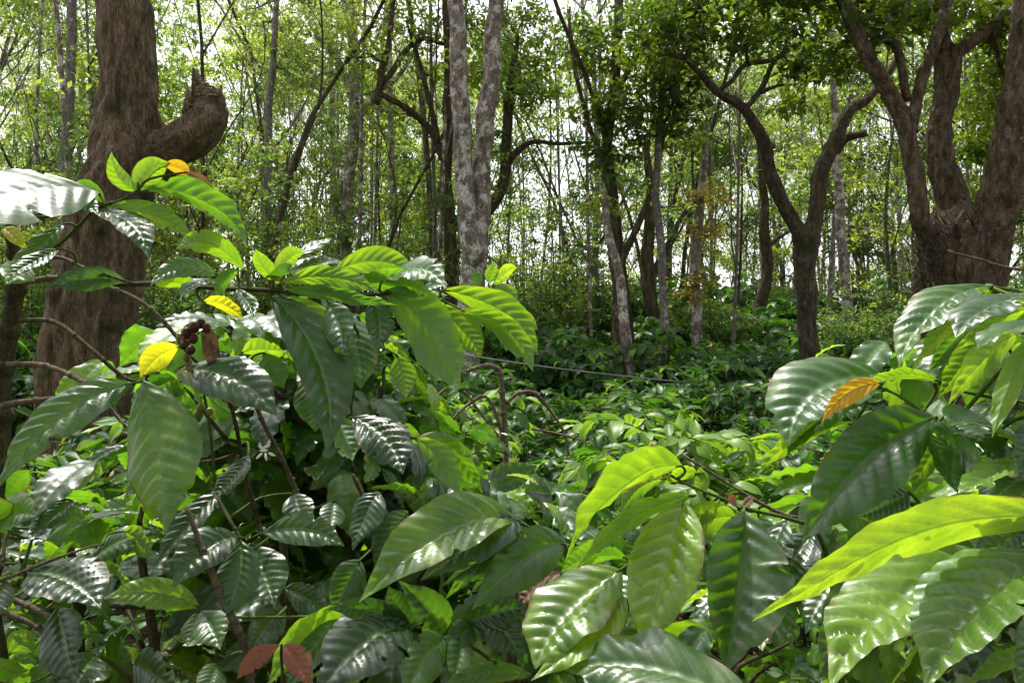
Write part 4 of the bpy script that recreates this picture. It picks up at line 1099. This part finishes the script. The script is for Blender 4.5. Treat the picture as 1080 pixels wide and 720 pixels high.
LD = [
 (720,492,596,592,.88,.82,50,(-.3,.55,.6),-6,-24,.75,{'rib':.8}),
 (735,500,700,512,.9,.9,30,'B',0,-6,.8,{'nv':8}),
 (732,522,606,604,.86,.80,26,(.0,.9,.3),-4,-16,'v',{'rib':.7}),
 (722,528,676,694,.86,.78,62,(-.3,-.45,.8),2,-10,'v',{'rib':1.7,'fold':.5}),
 (660,588,592,604,.9,.9,40,'B',-4,-8,'m'),
 (655,600,566,706,.86,.78,58,'G',-12,-6,'y',{'rib':1.3,'wave':1.6}),
 (650,625,560,718,.84,.76,40,(.2,-.5,.8),20,-6,'v',{'wave':1.8}),
 (640,604,655,650,.9,.84,40,'C',0,-4,'m',{'nv':8}),
 (785,540,764,712,.85,.76,90,(.1,-.75,.6),4,-4,.3,{'rib':1.1,'fold':.85,'cup':.15,'tw':0}),
 (800,545,822,596,.9,.86,40,(.4,-.6,.3),4,0,'m',{'nv':8}),
 (775,545,722,588,.9,.88,44,'S',-8,-14,'y'),
 (765,545,800,600,.92,.9,40,'F',0,0,'k'),
 (796,745,590,704,.7,.78,48,'G',0,-16,'m',{'wave':2.2,'rib':.6,'fold':.5}),
 (742,520,738,492,.9,.9,22,'B',0,0,.85,{'nv':6}),
 (830,548,806,620,.88,.84,32,'G',-4,0,'d'),
 (858,562,826,625,.88,.84,34,'g',-4,-4,'k'),
 (700,505,655,540,.92,.9,24,'S',-4,-8,.7),
 (700,560,650,600,.95,.95,34,'F',0,0,'k'),
]
SC = [
 ('brown', 'bronze tinted leaf in the shade at the bottom centre', (592,604,546,642,.93,.92,22,'G',-4,-4,.6,{'nv':8})),
]
SD = [
 ('red', 'withered pink bud leaf on the centre shoot', (778,535,770,518,.86,.86,9,'D',-2,0,.8,{'nv':5})),
 ('brown', 'second withered bud leaf on the centre shoot', (782,535,794,522,.86,.86,9,'L',2,0,.3,{'nv':5})),
 ('orange', 'small orange leaf behind the centre shoot', (750,530,724,545,.9,.9,8,'B',0,-2,.3,{'nv':6})),
]
BC = [
 ('green_twig', [(500,535,3,.96),(545,549,4,.94),(580,568,4,.95),(610,585,4,.96),(640,620,5,1.0),(650,720,6,1.0),(652,820,7,1.0)]),
 ('green_twig', [(398,655,3,.9),(436,660,3,.9),(470,671,4,.9),(510,690,4,.92),(540,730,5,.95),(550,820,6,1.0)]),
 ('stem_olive', [(372,500,4,1.1),(400,560,5,1.1),(430,640,6,1.08),(440,760,7,1.05)]),
]
BD = [
 ('green_twig', [(700,498,3,.9),(725,512,3,.89),(760,526,3,.88),(790,538,4,.87),(830,548,4,.86),(862,566,5,.88),(880,640,6,.92),(890,760,7,.95)]),
 ('twig', [(722,480,3,.92),(740,490,3,.91),(775,512,3,.9),(810,532,4,.89),(840,545,4,.88)]),
 ('green_twig', [(640,600,3,.9),(665,596,3,.9),(700,560,3,.9),(724,524,3,.88)]),
 ('stem_olive', [(800,745,5,.72),(815,800,6,.75),(820,900,7,.8)]),
]
coffee_plant('coffee plant at the bottom centre with dark drooping leaves', BC, LC,
    [(370,660,570,770,1.02,1.5,38,.15), (400,560,530,640,1.3,1.8,14,.13)], [(-.02,1.2), (-.18,1.35)], specials=SC, fill_t=.35)
coffee_plant('coffee shoot with bright yellow green leaves right of the bottom centre', BD, LD,
    [(640,860,600,770,1.0,1.4,12,.15)], [(.32,1.15)], specials=SD, fill_t=.3)

# ---- right plant ----
LE = [
 (1160,546,796,656,.62,.50,62,(.02,.95,.30),-24,-30,'v',{'rib':.25,'fold':.3,'wave':.35,'nv':13,'tw':.1,'cup':.1}),
 (986,440,846,572,.72,.66,70,(.12,-.8,.55),-6,-16,'d',{'rib':.9,'wave':1.3,'fold':.75}),
 (930,394,832,470,.76,.70,52,'g',-22,-14,'m',{'rib':1.1}),
 (990,402,906,408,.76,.74,14,'B',0,-10,'y'),
 (900,446,798,500,.76,.70,26,(0,.7,.5),-6,-10,'y'),
 (930,412,830,480,.77,.72,26,'G',-8,-12,'m'),
 (1046,302,948,388,.74,.68,34,'G',-14,-14,'m',{'rib':1.3}),
 (1048,303,962,392,.745,.69,30,(-.2,.9,.3),-2,-8,'v'),
 (1045,304,1000,350,.75,.74,26,'S',0,-4,'y',{'nv':8}),
 (1040,335,980,392,.78,.78,34,'D',0,-6,'d'),
 (1110,318,1008,356,.68,.62,40,'G',-10,-14,'d',{'rib':1.1}),
 (1112,322,1006,372,.70,.64,34,(0,.9,.3),-4,-10,'v'),
 (1110,340,1030,366,.62,.56,28,'G',-4,-4,'m',{'wave':1.5}),
 (1080,350,1000,428,.74,.70,44,(.0,.85,.3),0,-14,'v'),
 (1062,365,1014,412,.75,.72,44,'S',0,-4,'y'),
 (1036,352,990,420,.76,.74,30,(.0,.9,.2),0,0,'y'),
 (1096,350,1046,462,.62,.58,24,(.35,.7,.1),-4,-4,'v',{'rib':.5}),
 (1060,395,1050,420,.7,.68,30,'G',0,0,'m',{'nv':7}),
 (1090,420,1060,392,.72,.7,30,'D',0,0,'k'),
 (1040,500,978,452,.72,.68,40,(-.3,-.6,.6),0,-6,'m'),
 (1062,462,1000,448,.70,.64,34,(-.22,-.5,.79),-4,-8,'m'),
 (1000,455,1062,500,.72,.66,46,(.3,-.9,.3),6,-10,'d'),
 (980,455,1010,520,.72,.68,40,(.3,-.9,.2),0,0,'d'),
 (1090,470,1010,518,.66,.6,20,(-.1,-.2,.9),-4,8,'y',{'wave':2}),
 (990,445,900,500,.8,.78,44,'F',0,0,'k'),
 (960,520,905,545,.76,.74,44,'F',0,0,'k'),
 (1046,585,876,726,.66,.54,64,'G',-14,-22,.75,{'rib':1.9,'wave':.6,'fold':.5,'cup':.2}),
 (1052,590,930,726,.67,.56,30,(0,.8,.5),10,-10,'v',{'rib':.6}),
 (1120,590,978,730,.60,.50,70,'G',-10,-22,.6,{'rib':2.4,'wave':.5,'fold':.5,'cup':.2}),
 (902,612,862,716,.78,.70,62,(.3,-.85,.3),4,-8,'d',{'rib':1.0}),
 (850,610,835,640,.8,.78,40,'F',0,0,'k'),
 (930,575,872,640,.8,.76,50,'F',0,0,'d'),
 (1100,690,1018,722,.62,.58,30,'S',0,-8,'y',{'nv':8}),
 (1090,640,1075,730,.6,.56,40,'D',0,0,'m'),
 (1095,440,1070,500,.66,.62,34,'F',0,0,'k'),
 (1010,560,940,600,.75,.72,44,'F',0,0,'k'),
 (975,432,925,500,.78,.76,30,'g',-4,-6,'m'),
 (1006,452,962,520,.75,.73,28,'S',-4,-6,'y'),
 (1062,306,1040,352,.76,.76,22,'S',0,0,'v',{'nv':8}),
 (1080,310,1052,338,.72,.70,24,'G',-2,-6,'m',{'nv':8}),
 (1050,424,1022,470,.75,.72,28,'G',-4,-4,'d'),
 (1076,430,1092,500,.7,.68,30,'S',0,0,'y'),
 (1100,500,1040,540,.66,.62,34,'G',-4,-8,'d'),
 (900,600,850,668,.8,.76,34,'G',-4,-8,'d'),
 (960,582,905,640,.78,.74,36,'G',-6,-8,'m'),
 (1080,560,1020,600,.7,.66,44,'D',0,0,'d'),
]
SE = [
 ('orange', 'yellow orange leaf in the middle of the right plant', (930,404,866,446,.69,.66,21,(.0,-.9,.3),-4,-10,.7,{'nv':9,'rib':.9})),
]
BE = [
 ('green_twig', [(905,402,3,.76),(945,412,3,.75),(985,440,4,.73),(1010,456,4,.72),(1060,470,5,.72),(1110,500,6,.75),(1150,600,7,.85),(1160,800,9,.95)]),
 ('green_twig', [(985,403,2,.77),(1010,412,3,.76),(1050,420,4,.75),(1100,424,5,.76),(1160,470,6,.8)]),
 ('green_twig', [(1040,301,3,.75),(1060,304,3,.75),(1100,314,4,.74),(1150,350,5,.76),(1180,450,6,.8)]),
 ('twig', [(1000,264,2,.85),(1030,272,3,.84),(1060,281,3,.83),(1100,290,4,.82),(1180,330,5,.82)]),
 ('green_twig', [(1160,546,4,.64),(1175,600,6,.72),(1170,760,8,.85)]),
 ('green_twig', [(905,608,3,.78),(960,580,3,.76),(1040,582,4,.7),(1100,588,4,.64),(1165,600,5,.7)]),
]
coffee_plant('coffee plant at the right edge with large ribbed leaves', BE, LE,
    [(880,1110,500,740,.9,1.4,24,.15), (1060,1120,350,470,.95,1.3,8,.12)], [(.70,1.05), (.92,1.2)], specials=SE, fill_t=.45)

# ---- pruned, leafless bush in the middle ----
rt = thing('pruned_coffee_bush', 'bare brown pruned coffee branches bending over in the middle distance', 'coffee bush')
for pts in ([(534,520,9,2.4),(534,470,9,2.4),(532,440,10,2.4),(530,410,9,2.4),(527,390,9,2.4),(512,386,8,2.38),(492,392,6,2.35)],
            [(534,425,7,2.4),(548,414,6,2.42),(565,415,6,2.45),(580,432,5,2.5),(595,455,5,2.5),(600,480,4,2.5)],
            [(534,470,6,2.4),(515,420,5,2.38),(490,430,5,2.36),(470,450,4,2.3)],
            [(470,410,5,2.3),(455,425,6,2.3),(445,440,6,2.3),(440,520,6,2.3)],
            [(490,412,3,2.35),(510,440,4,2.38),(534,470,5,2.4)],
            [(560,452,4,2.4),(590,458,4,2.4),(612,464,3,2.4)]):
    pts = [(a, b, w*.62, d) for a, b, w, d in pts]
    mb = MB(); branch_px(mb, pts, lump=.3, sub=7); mb.build('branch', M['twig'], rt)

# ------------------------------------------------------------------ light, world, camera
w = bpy.data.worlds.new('World'); bpy.context.scene.world = w; w.use_nodes = True
nt = w.node_tree; bg = nt.nodes['Background']
sky = nt.nodes.new('ShaderNodeTexSky'); sky.sky_type = 'NISHITA'; sky.sun_disc = False
sky.sun_elevation = R(SUN_EL); sky.sun_rotation = R(SUN_AZ); sky.dust_density = 3.0; sky.air_density = 1.0
bw = nt.nodes.new('ShaderNodeRGBToBW'); nt.links.new(sky.outputs[0], bw.inputs[0])
c = mixc(nt, .88, sky.outputs[0], bw.outputs[0]); nt.links.new(c, bg.inputs[0]); bg.inputs[1].default_value = 0.42
ld = bpy.data.lights.new('sun', 'SUN'); ld.energy = 5; ld.angle = R(.5); ld.color = (1, .95, .86)
lo = bpy.data.objects.new('sun', ld); link(lo); lo.rotation_euler = Vector(SUN).to_track_quat('Z', 'Y').to_euler()
cd = bpy.data.cameras.new('camera'); cam = bpy.data.objects.new('camera', cd); link(cam)
cd.sensor_width = 36; cd.lens = 26; cd.shift_y = -10/1080; cd.clip_end = 2000; cd.clip_start = .02
cam.location = (0, 0, CZ); cam.rotation_euler = (R(90), 0, 0)
sc = bpy.context.scene; sc.camera = cam
sc.view_settings.view_transform = 'Standard'; sc.view_settings.look = 'None'; sc.view_settings.exposure = 0
sc.cycles.max_bounces = 5; sc.cycles.diffuse_bounces = 2; sc.cycles.transmission_bounces = 3; sc.cycles.glossy_bounces = 2
print('bushes', cnt, 'trees', len(pos))
